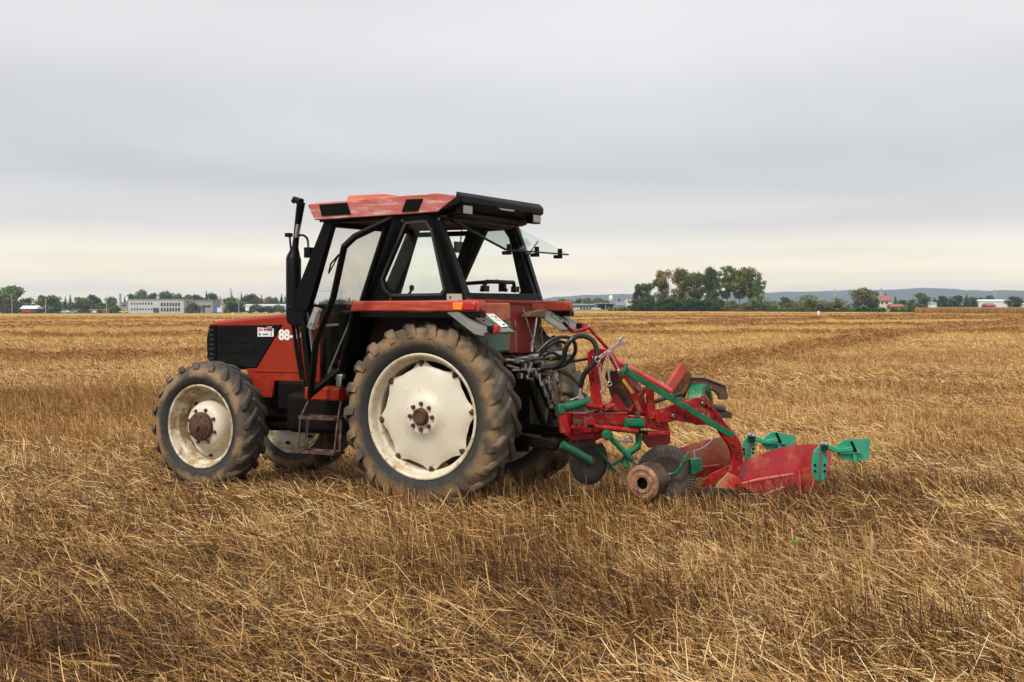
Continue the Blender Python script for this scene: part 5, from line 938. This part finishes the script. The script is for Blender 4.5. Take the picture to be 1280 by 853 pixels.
WHEELR = mat('rusty_roller_face', (.32, .16, .085), .7, spots=[((.12, .06, .035), 9, .45, .62, .9), ((.46, .28, .17), 17, .55, .7, .8)], bump=(40, .5, .006))
YEL = mat('yellow_label', (.75, .50, .05), .5); STEEL = mat('bright_tool_steel', (.62, .60, .58), .28, 1.0, spots=[((.2, .16, .13), 20, .58, .72, .5)]); CORD = mat('blue_grey_cord', (.20, .24, .42), .7)
pp = lambda a, b, y=0.0: PF.P(a, b, y)
def plate(name, pts, y, th, material, parent=None, bevel=.004, **k):
    m = MB(); m.prism(PF.Ys(pts, y), y, y + th); return m.build(name, material, parent or plough, bevel=bevel, **k)
def rod(name, pts, r, material, parent=None, seg=10, smooth=0):
    m = MB(); m.tube([pp(*p) for p in pts], r, seg, smooth=smooth); return m.build(name, material, parent or plough)
def bolts(name, pts, y, r, parent, n=6):
    for a, b in pts:
        c = pp(a, b, y); m = MB(); m.lathe([(0, -.022), (r * .7, -.022), (r, -.016), (r, .0)], n, c); m.lathe([(r * 1.35, -.005), (r * 1.35, 0)], 14, c); m.build(name, mat('bolt_steel', (.20, .17, .15), .4, .8, spots=[((.12, .05, .03), 20, .5, .65, .8)]), parent)
# main beam
beam = plate('beam', [(716, 517), (785, 515.5), (785, 535), (716, 544)], -.02, .13, PRED, bevel=.006)
bolts('bolt', [(726, 526), (749, 528), (764, 529)], -.022, .013, beam)
b2 = plate('beam_link', [(783, 519), (806, 523), (834, 524), (838, 541), (806, 535), (783, 536)], .0, .10, PRED, bevel=.005)
bolts('bolt', [(822, 530)], -.002, .018, b2)
sp_ = plate('body_plate', [(820, 512), (831, 511), (844, 505), (872, 497), (877, 498), (889, 511), (893, 516), (889, 532), (868, 530), (842, 525.5), (841, 528), (820, 529)], -.03, .035, PRED, bevel=.004)
plate('body_plate', [(820, 512), (831, 511), (844, 505), (872, 497), (877, 498), (889, 511), (893, 516), (889, 532), (868, 530), (842, 525.5), (841, 528), (820, 529)], .10, .03, PRED, bevel=.004)
bolts('bolt', [(841, 531.3 - 11), (878.5, 504), (879, 519.8), (893, 530)], -.032, .022, sp_)
m = MB(); m.tube([pp(754, 512, .12), pp(848, 520, .12)], .028, 14); m.build('round_beam', PRED, plough)
rod('cross_shaft', [(845, 500, .14), (905, 512, .14)], .03, IRON)
# headstock
hs = plate('headstock', [(735, 441), (739, 437), (747, 435.5), (758, 437), (761, 441), (755.5, 451), (752, 464), (750.5, 479), (751.5, 494), (753, 503), (760, 514), (733, 514), (737, 505), (739.5, 496), (738, 479), (735.5, 464)], -.03, .022, PRED)
hs2 = plate('headstock', [(735, 441), (739, 437), (747, 435.5), (758, 437), (761, 441), (755.5, 451), (752, 464), (750.5, 479), (751.5, 494), (753, 503), (760, 514), (733, 514), (737, 505), (739.5, 496), (738, 479), (735.5, 464)], .13, .022, PRED)
for c in ((741, 466), (740.5, 474), (754, 441), (740, 447)): m = MB(); q = pp(*c, -.032); m.lathe([(0, 0), (.010, 0), (.010, .003)], 10, q - Vector((0, .001, 0))); m.build('pin_hole', BLK, hs)
m = MB(); m.tube([pp(742, 447, -.06), pp(742, 447, .18)], .014, 8); m.tube([pp(757, 442, -.05), pp(757, 442, .18)], .016, 8); m.build('headstock_pin', CHROME, hs)
m = MB(); m.bar(pp(735, 510, -.05), pp(757, 506, -.05), .05, .012); m.box(pp(742, 508, -.05), (.12, .08, .02), (0, R(8), 0)); m.build('headstock_foot', PRED, hs, bevel=.003)
st_ = MB(); st_.bar(pp(764, 444, 0), pp(801, 516, 0), .03, .045); st_ = st_.build('diagonal_strut', PRED, plough, bevel=.004)
m = MB(); a, b = pp(778.5, 474.5, -.02), pp(791, 491.5, -.02); m.bar(a, b, .004, .026); m.build('yellow_label', YEL, st_)
m = MB(); m.bar(pp(782, 474, .12), pp(808, 515, .12), .02, .04); m.build('rear_strut', DKRED, plough, bevel=.004)
rod('top_tube', [(761, 446, .05), (838, 489, .05)], .024, mat('rubbed_red_paint', (.60, .05, .05), .35, spots=[((.70, .25, .22), 6, .5, .7, .6)]), seg=14)
gb = MB(); gb.bar(pp(779, 461.5, -.10), pp(917, 546, -.10), .022, .05); gb = gb.build('green_bar', PGRN, plough, bevel=.004)
m = MB(); m.bar(pp(784, 455, -.10), pp(776, 471, -.10), .05, .014); m.build('bar_end_plate', PGRN, gb, bevel=.002)
post = MB(); a, b = pp(812.5, 483, .02), pp(812.5, 524, .02); post.bar(a, b, .055, .055, (0, 1, 0)); c = pp(812.5, 504, .02); post.bar(c, b, .068, .068, (0, 1, 0)); post.build('upright_post', PRED, plough, bevel=.004)
cr_ = rod('crank', [(709, 408, -.05), (715.5, 414), (721, 414.5), (736.5, 410), (742, 416.5), (757.7, 434), (767, 445)], .0145, PRED, seg=10)
m = MB(); m.tube([pp(704, 403, -.05), pp(709, 408, -.05)], .013, 8); m.build('crank_tip', BLK, cr_)
# links at the front
rod('green_cross_shaft', [(703, 511, -.08), (740, 500.5, .02)], .036, PGRN, seg=16)
m = MB(); m.bar(pp(700.5, 505, -.10), pp(701, 518, -.10), .06, .05); m.build('shaft_collar', PGRN, plough, bevel=.01)
plate('hitch_arm', [(699, 509), (705, 507), (709, 520), (713, 540), (702, 542)], -.12, .05, PRED)
fk = MB()
fk.tube([pp(742, 533.5, -.10), pp(797, 539.5, -.10)], .022, 12); tb = fk.build('turnbuckle', PRED, plough)
m = MB(); m.tube([pp(732, 532, -.10), pp(742, 533.5, -.10)], .014, 8); m.tube([pp(797, 539.5, -.10), pp(810, 541, -.10)], .014, 8); m.build('thread', BLK, tb)
for x0, x1, y_ in ((714, 734, 533), (810, 838, 541.5)):
    m = MB(); m.bar(pp(x0, y_ + 1, -.125), pp(x1, y_, -.125), .012, .03); m.bar(pp(x0, y_ + 1, -.075), pp(x1, y_, -.075), .012, .03); m.tube([pp((x0 + x1) / 2, y_, -.15), pp((x0 + x1) / 2, y_, -.04)], .012, 8); m.build('clevis', PRED, tb, bevel=.003)
m = MB(); m.box(pp(722, 528, -.11), (.07, .06, .04)); m.build('clevis_pin', RUST, tb, bevel=.005)
plate('lower_plate', [(704, 541), (760, 538), (756, 548), (715, 551)], .02, .06, PRED)
plate('stub_plate', [(804, 538), (838, 540), (838, 554), (830, 560), (812, 560), (804, 551)], .08, .03, DKRED)
# green clamp and coulter legs
cl = plate('green_clamp', [(784, 524), (806, 524), (806, 536), (784, 536)], -.09, .10, PGRN, bevel=.008)
m = MB(); m.bar(pp(797, 515, -.05), pp(797, 525, -.05), .03, .03, (0, 1, 0)); m.build('clamp_bolt', IRON, cl, bevel=.003)
m = MB(); m.bar(pp(785, 530, -.11), pp(805, 530, -.11), .03, .035); m.build('clamp_cap', PGRN, cl, bevel=.004)
rod('coulter_leg', [(797, 536, -.05), (798.5, 550, -.05), (796, 559, -.05), (787, 565, -.06), (782, 572, -.08), (783, 584, -.1)], .026, PGRN, seg=12, smooth=4)
gs = rod('green_strut', [(760, 544, -.16), (791, 576, -.16)], .022, PGRN, seg=12)
m = MB(); m.lathe([(0, -.03), (.035, -.03), (.04, -.02), (.04, .03), (0, .035)], 16, pp(759.5, 544, -.16)); m.build('strut_eye', PGRN, gs)
m = MB(); m.tube([pp(790, 575, -.16), pp(796, 580, -.16)], .010, 8); m.build('strut_tip', CHROME, gs)
m = MB(); m.bar(pp(745, 553.5, -.14), pp(759, 548, -.14), .03, .025); m.build('orange_wedge', mat('rusty_orange_block', (.50, .18, .05), .6), plough, bevel=.003)
rod('tool_bar', [(768, 551, 0), (792, 552.5, 0)], .008, CORD, seg=6)
rod('front_leg', [(702, 556, -.1), (722, 567, -.1), (737, 576, -.08)], .036, mat('dark_green_paint', (.01, .10, .05), .45, spots=[((.02, .05, .03), 9, .5, .7, .7)]), seg=14)
rod('green_stay', [(760, 585, .15), (785, 570, .2), (800, 560, .25)], .012, PGRN)
rod('green_stay', [(745, 560, .12), (770, 590, .12)], .012, PGRN)
def coulter(name, cx, cy, rad, y, rx, rz, ribs, material):
    m = MB(); c = pp(cx, cy, y)
    m.lathe([(0, -.012), (rad * .55, -.010), (rad * .62, -.018), (rad * .93, -.004), (rad, .0), (rad * .93, .004), (0, .010)], 72); o = m.build(name, material, plough, angle=50)
    if ribs:
        for k in range(1):
            m = MB()
            for i in range(60): t = 2 * math.pi * i / 60; m.bar((rad * .64 * math.cos(t), -.019, rad * .64 * math.sin(t)), (rad * .93 * math.cos(t), -.007, rad * .93 * math.sin(t)), .007, .012, (0, 1, 0))
            m.build('rim_serration', mat('bright_serration', (.16, .12, .09), .5), o)
    m = MB(); m.lathe([(0, -.05), (.03, -.05), (.045, -.03), (.05, -.01)], 20); m.build('disc_hub', IRON, o)
    o.location = c; o.rotation_euler = (rx, 0, rz); return o
coulter('disc_coulter', 832, 597, .272, .03, R(-4), R(-4), True, mat('dull_disc_steel', (.055, .045, .04), .45, spots=[((.12, .075, .05), 7, .48, .68, .8)]))
coulter('disc_coulter', 736, 576, .20, .10, R(-3), R(16), False, mat('dark_disc_steel', (.03, .024, .02), .5, spots=[((.07, .045, .03), 7, .48, .68, .8)]))
# land roller
m = MB(); rr_ = .148
m.lathe([(.045, .02), (.05, -.006), (.075, -.014), (.085, -.004), (.105, -.004), (.115, -.012), (.138, -.006), (rr_, .0)], 48); fce = m.build('land_roller', WHEELR, plough)
m = MB(); m.lathe([(rr_, 0), (rr_ + .003, .01), (rr_ + .004, .17), (rr_ - .01, .18), (0, .18)], 48); m.build('roller_drum', mat('polished_rusty_drum', (.09, .055, .036), .38, .4, spots=[((.24, .12, .06), 8, .5, .7, .6)]), fce)
m = MB(); m.lathe([(0, .03), (.045, .03), (.045, .0)], 24); m.build('roller_bore', BLK, fce)
fce.location = pp(803, 604.5, -.20); fce.rotation_euler = (R(3), 0, R(-52))
rod('roller_bracket', [(812, 600, -.02), (833, 594, .0), (845, 591, -.04), (853, 579, -.06), (861, 566, -.06)], .014, PGRN, smooth=4)
plate('green_box', [(863, 575), (877, 573), (879, 588), (866, 594)], -.05, .06, PGRN, bevel=.005)
rod('blue_cord', [(893, 547, -.04), (884, 556, -.05), (876, 561, -.05), (867, 564, -.05)], .005, CORD, seg=6, smooth=3)
m = MB(); m.tube([pp(867, 563, -.05), pp(869, 574, -.05)], .006, 6); m.build('blue_cord', CORD, plough)
# rear body: shin, frog, share, mouldboard
arcL = [(880, 522), (893, 530), (903, 545.5), (911, 556), (915, 566), (916, 576), (913, 587), (906, 597)]
arcR = [(921, 598), (927.5, 584), (930, 567), (925.5, 552), (916, 538), (904, 526), (892, 513), (884, 510)]
leg = plate('body_leg', arcL + arcR, .0, .045, PRED, bevel=.005)
fr = plate('frog', [(893, 612), (899, 603), (911, 591), (923, 597), (928, 604), (925, 613)], -.03, .02, FMOULD)
m = MB(); m.lathe([(0, -.012), (.014, -.012), (.014, 0)], 10, pp(920.5, 606.5, -.032)); m.build('bolt', IRON, fr)
plate('leg_web', [(876, 607), (890, 592), (914, 581), (917, 590), (901, 597), (884, 611)], .02, .02, PRED)
plate('landside', [(876, 612), (884, 609), (912, 611), (940, 615), (943, 619), (936, 624), (915, 628), (882, 622)], -.04, .03, mat('worn_share_steel', (.07, .062, .055), .4, .5, spots=[((.14, .09, .06), 9, .5, .7, .8)]))
def board(name, top, bot, material, yf, th=.014, nu=22, nv=9):
    def sample(pl, t):
        L_ = [0];
        for a, b in zip(pl, pl[1:]): L_.append(L_[-1] + math.hypot(b[0] - a[0], b[1] - a[1]))
        s = t * L_[-1]
        for i in range(len(pl) - 1):
            if s <= L_[i + 1] + 1e-9: k = (s - L_[i]) / (L_[i + 1] - L_[i] + 1e-9); return (pl[i][0] + (pl[i + 1][0] - pl[i][0]) * k, pl[i][1] + (pl[i + 1][1] - pl[i][1]) * k)
        return pl[-1]
    g = []
    for i in range(nu):
        u = i / (nu - 1); t_, b_ = sample(top, u), sample(bot, u); row = []
        for j in range(nv):
            v = j / (nv - 1); a, b = b_[0] + (t_[0] - b_[0]) * v, b_[1] + (t_[1] - b_[1]) * v; row.append(pp(a, b, yf(u, v)))
        g.append(row)
    m = MB(); m.sheet(g, th); return m.build(name, material, plough, angle=50)
mb_ = board('mouldboard', [(928, 577), (945, 570), (961, 564), (975, 560), (989, 557), (1006, 555.5), (1022, 556), (1034, 560), (1039, 566)], [(915, 596), (924, 606), (940, 616), (958, 624), (975, 622), (994, 618), (1010, 614), (1024, 609), (1037, 590)], MOULD, lambda u, v: .04 - .02 * math.sin(math.pi * u) + .04 * v + .12 * u * v)
m = MB(); m.tube([pp(927, 605, -.06), pp(945, 600.5, -.08), pp(991, 593, -.03)], [.010, .016, .012], 10); m.build('board_stay', mat('rubbed_stay_paint', (.50, .10, .06), .5, spots=[((.35, .2, .12), 14, .5, .7, .7)]), mb_)
board('mouldboard', [(843, 563), (862, 556), (881, 550.5), (902, 547), (915, 550)], [(856, 600), (866, 598), (878, 596), (895, 595), (918, 590)], FMOULD, lambda u, v: .34 + .05 * math.sin(math.pi * u) + .1 * (v - .5) ** 2)
m = MB(); m.tube([pp(866, 585, .25), pp(898, 582, .25)], .012, 8); m.build('board_stay', FMOULD, plough)
# green trash boards
def trash(board_px, fin_px, y, arm, nuts_, parent_name='trash_board'):
    m = MB(); m.prism(PF.Ys(fin_px, y), y, y + .012); fin = m.build('trash_board', TGRN, plough, bevel=.002)
    xs = [p[0] for p in fin_px]; ys = [p[1] for p in fin_px]; cx_ = sum(xs) / len(xs); y0, y1 = min(ys), max(ys)
    m = MB(); m.bar(pp(cx_ + 1.5, y0 + 8, y - .006), pp(cx_ - .8, y1 - 8, y - .006), .006, .022, (1, 0, 0)); m.build('board_slot', mat('slot_steel', (.16, .13, .11), .5), fin)
    for q in ((cx_ - 6, cx_ + 6)): 
        for w_ in (.52, .68): m = MB(); m.lathe([(0, -.012), (.010, -.010), (.012, 0)], 8, pp(q, y0 + (y1 - y0) * w_, y)); m.build('bolt', BLK, fin)
    m = MB(); m.box(pp(cx_ - .5, y1 - 2, y - .01), (.055, .03, .04)); m.build('board_foot', mat('dark_green_casting', (.01, .08, .04), .5), fin, bevel=.006)
    g = []
    n_ = len(board_px)
    m = MB(); m.prism(PF.Ys(board_px, y - .03), y - .03, y - .02); bd = m.build('deflector_plate', TGRN, plough, bevel=.002)
    m = MB()
    for a, b in zip(arm, arm[1:]): m.bar(pp(*a, y - .045), pp(*b, y - .045), .03, .04)
    m.build('deflector_arm', TGRN, bd, bevel=.006)
    m = MB(); e_ = arm[-1]; m.bar(pp(e_[0] - 2, e_[1] - 9, y - .06), pp(e_[0] + 4, e_[1] + 4, y - .06), .012, .02); m.build('arm_pin', BLK, bd)
    m = MB(); m.bar(pp(e_[0] + 2, e_[1] + 2, y - .045), pp(e_[0] + 3, e_[1] + 18, y - .045), .012, .035); m.bar(pp(arm[1][0] + 6, arm[1][1] + 4, y - .045), pp(e_[0] + 10, e_[1] + 5, y - .045), .02, .012); m.build('stiffener', TGRN, bd, bevel=.003)
    m = MB(); m.tube([pp(nuts_[0][0], nuts_[0][1] + 1, y - .02), pp(nuts_[1][0], nuts_[1][1] + 1, y - .02), pp(*arm[1], y - .03)], .022, 10); m.box(pp(nuts_[0][0] + 3, nuts_[0][1] + 3, y - .01), (.06, .05, .07)); m.build('swivel', mat('dark_green_casting', (.01, .08, .04), .5), bd, bevel=.006)
    for q in nuts_: m = MB(); m.lathe([(0, -.03), (.013, -.028), (.018, -.015), (.018, 0)], 8, pp(*q, y - .04)); m.build('nut', STEEL, bd)
trash([(1043, 562), (1047, 556), (1055, 550), (1066, 549), (1088, 548.5), (1087, 562), (1086, 575.5), (1055, 575.5), (1048, 570)], [(1025, 557), (1018, 563.5), (1015.5, 577), (1015.5, 590), (1020.5, 603), (1027, 604), (1032.5, 596), (1035, 573.5), (1032.5, 561)], -.06, [(1035, 558), (1044, 563), (1056, 563), (1066, 561)], [(1027, 555), (1032, 555.5)])
trash([(952, 554), (956, 546.5), (965, 539.7), (980, 542), (996, 546), (992, 557), (969, 563.5), (958, 562)], [(930.5, 574), (929, 562), (929, 552), (935.5, 545), (944, 552), (943, 562), (939, 573), (934, 577)], .34, [(944, 548), (950, 551), (958, 553), (972, 550)], [(936, 544), (941, 545)])
# upper, idle bodies
ub = plate('upper_leg', [(853, 453), (861, 458), (858, 466), (843, 488), (838, 500), (831, 496), (829, 490)], .20, .06, mat('rubbed_idle_red_paint', (.46, .06, .045), .5, spots=[((.20, .07, .04), 9, .48, .66, .8)]), bevel=.005)
m = MB(); m.prism(PF.Ys([(852, 470), (863, 462), (866, 470), (860, 490), (852, 501), (842, 499), (840, 488)], .24), .24, .34); m.build('rusty_casting', ORUST, plough, bevel=.02)
plate('upper_mouldboard', [(861, 470), (878, 470.5), (883, 472), (907, 481), (911, 499), (901, 500), (898, 492), (886, 486), (873, 483.5), (857, 484.5)], .26, .05, OLDR, bevel=.008)
m = MB(); m.bar(pp(864, 471, .25), pp(880, 471.5, .25), .02, .02); m.bar(pp(882, 472, .25), pp(908, 482, .25), .02, .02); m.build('board_edge', mat('pale_worn_edge', (.36, .20, .15), .6), plough, bevel=.003)
m = MB(); m.bar(pp(863, 469, .3), pp(850, 500, .3), .06, .05); m.build('idle_shank', RUST, plough, bevel=.01)
plate('upper_share', [(897, 511), (902, 510), (915, 516.5), (915.5, 523), (898, 523)], .22, .03, mat('worn_share_steel', (.07, .062, .055), .4))
gw = MB(); rg = .172
gw.lathe([(.10, .01), (.115, -.004), (rg - .02, -.006), (rg, .006), (rg + .003, .03), (rg + .003, .12), (rg - .01, .135), (0, .135)], 48); gwo = gw.build('depth_wheel', PGRN, plough); gwo.location = pp(885, 505, .16); gwo.rotation_euler = (R(-6), 0, R(48))
m = MB(); m.lathe([(0, .0), (.03, -.004), (.04, .012), (.105, .012)], 32); m.build('wheel_centre', DKRED, gwo)
m = MB(); lp = [(877, 496), (880, 494), (889, 505), (889, 508), (886, 509), (877, 498)]; m.tube([pp(*p, -.05) for p in lp] + [pp(*lp[0], -.05)], .009, 8); m.build('lift_handle', PRED, plough)
rod('curved_rod', [(888, 509, -.04), (897, 517, -.04), (905, 528, -.03)], .008, PRED, smooth=3, seg=8)
board('upper_mouldboard', [(757, 466), (763, 463.5), (772, 463), (786, 468), (800, 480), (806, 500)], [(757, 470), (765, 500), (772, 512), (782, 514), (793, 514), (802, 512)], OLDR, lambda u, v: .30 + .08 * math.sin(math.pi * u) - .06 * v, .016)
plate('gusset', [(758, 514), (769, 492), (775, 497), (786, 514)], .05, .02, PRED)
rod('idle_rod', [(786, 476, .2), (800, 492, .2), (808, 510, .2)], .012, DKRED)
# hoses
HXs = lambda a, b, y: pp(a, b, y)
for pts, r_ in (([(725, 484, -.02), (731, 467, -.06), (742, 454, -.10), (746, 439, -.10), (741, 426, -.08), (728, 420, -.05), (715, 424, -.05), (707, 436, -.03), (704, 450, 0), (693, 458, .05), (676, 460, .1)], .021),
               ([(672, 441, 0), (687, 427, -.02), (702, 421.5, -.02), (716, 425, -.02), (719, 440, 0), (708, 455, .05), (690, 462, .1)], .015),
               ([(674, 446, .02), (690, 430, .02), (701, 427, .02), (709, 433, .02), (703, 446, .05), (688, 450, .1)], .013),
               ([(679, 446, .05), (690, 441, .05), (700, 446, .05), (712, 452, .05), (738, 448, .05)], .012)):
    m = MB(); m.tube([pp(*p) for p in pts], r_, 10, smooth=6); m.build('hydraulic_hose', HOSE, plough)
m = MB(); m.tube([pp(725, 484, -.02), pp(725, 500, -.02)], .016, 10); m.box(pp(725, 497, -.02), (.045, .045, .03)); m.tube([pp(712, 501, -.04), pp(728, 495, -.02)], .010, 8); m.build('hose_coupling', CHROME, plough)
# ---- spanners hung on the headstock
def spanner(name_label, a, b, y, w_, ring, open_, material, group='spanners hung on the plough headstock'):
    pa, pb = PF.P(*a, y), PF.P(*b, y); A, B = PF.M @ pa, PF.M @ pb
    o = MB(); d = (B - A).normalized(); n_ = Vector((math.sin(A_P), -math.cos(A_P), 0))
    o.bar(A + d * ring, B - d * open_, .008, w_, d.cross(n_).cross(d)) if False else o.hexa(*[[c - d.cross(n_) * w_ / 2 - n_ * .004, c + d.cross(n_) * w_ / 2 - n_ * .004, c + d.cross(n_) * w_ / 2 + n_ * .004, c - d.cross(n_) * w_ / 2 + n_ * .004] for c in (A + d * ring * .9, B - d * open_ * .6)])
    sh = d.cross(n_)
    # ring head
    c = A; seg = 20; outer = []; inner = []
    vs = []
    for k in range(seg):
        t = 2 * math.pi * k / seg; u = d * math.cos(t) + sh * math.sin(t)
        for rr, nn_ in ((ring, -.006), (ring, .006), (ring * .58, .006), (ring * .58, -.006)): vs.append(c + u * rr + n_ * nn_)
    o._add(vs, [(k * 4 + j, k * 4 + (j + 1) % 4, ((k + 1) % seg) * 4 + (j + 1) % 4, ((k + 1) % seg) * 4 + j) for k in range(seg) for j in range(4)])
    # open jaw
    q = lambda u, v, s: B + d * u * open_ + sh * v * open_ + n_ * s
    poly = [(-1.1, -.3), (-.6, -.9), (.3, -1.0), (1.0, -.75), (.95, -.42), (.1, -.38), (-.1, 0), (.1, .38), (.95, .42), (1.0, .75), (.3, 1.0), (-.6, .9), (-1.1, .3)]
    n2 = len(poly); vs = [q(u, v, -.006) for u, v in poly] + [q(u, v, .006) for u, v in poly]
    o._add(vs, [tuple(range(n2)), tuple(range(2 * n2 - 1, n2 - 1, -1))] + [(i, (i + 1) % n2, (i + 1) % n2 + n2, i + n2) for i in range(n2)])
    s_ = o.build('spanner', material, None, bevel=.002); tag(s_, name_label, 'spanner', group); return s_
spanner('large bright spanner slanting up to the right with reddish open jaw', (747, 449.5), (779, 426), -.13, .030, .028, .036, mat('reddish_smeared_steel', (.60, .52, .51), .3, 1.0, spots=[((.45, .15, .14), 12, .5, .7, .6)]))
spanner('steel spanner hanging straight down nearest the black hose', (749, 457), (752.7, 491), -.10, .018, .020, .020, STEEL)
spanner('pale steel spanner hanging down with its ring end lowest', (762, 480), (759, 449), -.11, .020, .021, .020, STEEL)
spanner('thin spanner slanting down right towards the green bar', (763, 441), (774, 464), -.14, .014, .014, .016, STEEL)

bolts('bolt', [(722, 537), (740, 536), (775, 530)], -.022, .011, beam)
bolts('bolt', [(812, 527), (831, 534)], -.002, .010, b2)
bolts('bolt', [(848, 515), (862, 508), (858, 521)], -.032, .010, sp_)
bolts('bolt', [(899, 537), (917, 556), (922, 572)], -.002, .011, leg)
m = MB(); m.bar(pp(716, 517.5, -.024), pp(784, 516, -.024), .010, .006); m.build('beam_edge', mat('worn_edge_paint', (.46, .10, .08), .5), beam)
m = MB(); m.bar(pp(752, 513, -.02), pp(765, 505, .02), .10, .012); m.build('bracket', PRED, plough, bevel=.003)
m = MB(); m.bar(pp(746, 519, .03), pp(746, 500, .03), .02, .10, (0, 1, 0)); m.bar(pp(788, 517, .06), pp(806, 486, .18), .02, .05); m.build('back_bracket', DKRED, plough, bevel=.003)
m = MB(); m.tube([pp(805, 507, .16), pp(834, 497, .2), pp(850, 492, .24)], .02, 10); m.build('turnover_cylinder', IRON, plough)
m = MB(); m.tube([pp(736, 512, -.03), pp(734, 500, -.03)], .008, 6); m.tube([pp(739, 512, -.03), pp(741, 502, -.03)], .008, 6); m.bar(pp(730, 513, -.03), pp(745, 512, -.03), .03, .02); m.build('pin_bracket', mat('bolt_steel', (.2, .17, .15), .4), plough)

# ================================================================== SMALL THINGS
m = MB(); c = far(1023, 399, 165); c.z = gzf(c.x, c.y); m.tube([c, c + Vector((0, 0, .9))], .05, 8); m.box(c + Vector((0, 0, .75)), (.30, .05, .45)); tag(m.build('marker_peg', WHITES, None), 'small white marker peg far out in the stubble, right', 'marker', 'white marker pegs in the field')
m = MB(); c = far(290.5, 394, 300); c.z = gzf(c.x, c.y); m.tube([c, c + Vector((0, 0, .7))], .06, 8); m.box(c + Vector((0, 0, .6)), (.35, .06, .4)); tag(m.build('marker_peg', WHITES, None), 'small white marker peg above the bonnet', 'marker', 'white marker pegs in the field')
rs = np.random.default_rng(2)
def weed(px0, py0, label):
    r_ = ray(px0, py0); k = -H / r_.z; c = Vector((r_.x * k, r_.y * k, 0)); vs = []; tn = []
    for i in range(16):
        a = rs.uniform(0, 6.28); l_ = rs.uniform(.03, .075); d = Vector((math.cos(a) * .5, math.sin(a) * .5, .85)).normalized(); s_ = d.cross(Vector((0, 0, 1))).normalized() * .009; b0 = c + Vector((rs.normal(0, .015), rs.normal(0, .015), .05)); vs += [b0 - s_ * .3, b0 + d * l_ * .5 - s_, b0 + d * l_, b0 + d * l_ * .5 + s_]; tn += [rs.uniform(.3, 1)] * 4
    me = np_mesh('weed', [tuple(v) for v in vs], np.arange(len(vs)).reshape(-1, 4), WEEDM, {'tone': tn}); o = bpy.data.objects.new('weed', me); COL.objects.link(o); tag(o, label, 'weed', 'green weeds in the stubble')
WEEDM = straw_mat('fresh_green_leaf', [(0, (.05, .12, .01)), (.5, (.16, .30, .03)), (1, (.35, .48, .09))], .3)
weed(993, 692, 'bright green weed in the stubble below the plough'); weed(510, 808, 'small green weed near the bottom middle'); weed(384, 678, 'tiny green weed below the rear tyre, left')
# dry curled leaf on a stalk at the right
r_ = ray(1277, 706); c = Vector((0, 0, H)) + r_ * (7.0 / r_.y); m = MB(); g_ = [[c + Vector(((u - .5) * .10, math.sin(u * 3) * .02, (v - .5) * .08 - .03 * math.cos((u - .5) * 3) + .02 * math.sin(v * 5))) for v in (0, .33, .66, 1)] for u in (0, .2, .4, .6, .8, 1)]; m.sheet(g_, .004); lf = m.build('dry_leaf', mat('curled_brown_leaf', (.30, .13, .05), .7, spots=[((.5, .28, .12), 30, .5, .7, .7)]), None); tag(lf, 'curled orange brown dry leaf on a stalk at the right edge', 'leaf')
m = MB(); m.tube([c + Vector((0, 0, -.02)), c + Vector((.01, .01, -.2)), Vector((c.x + .02, c.y + .02, gzf(c.x, c.y)))], .003, 6); m.build('stalk', BR2 if 'BR2' in globals() else BARK, lf)
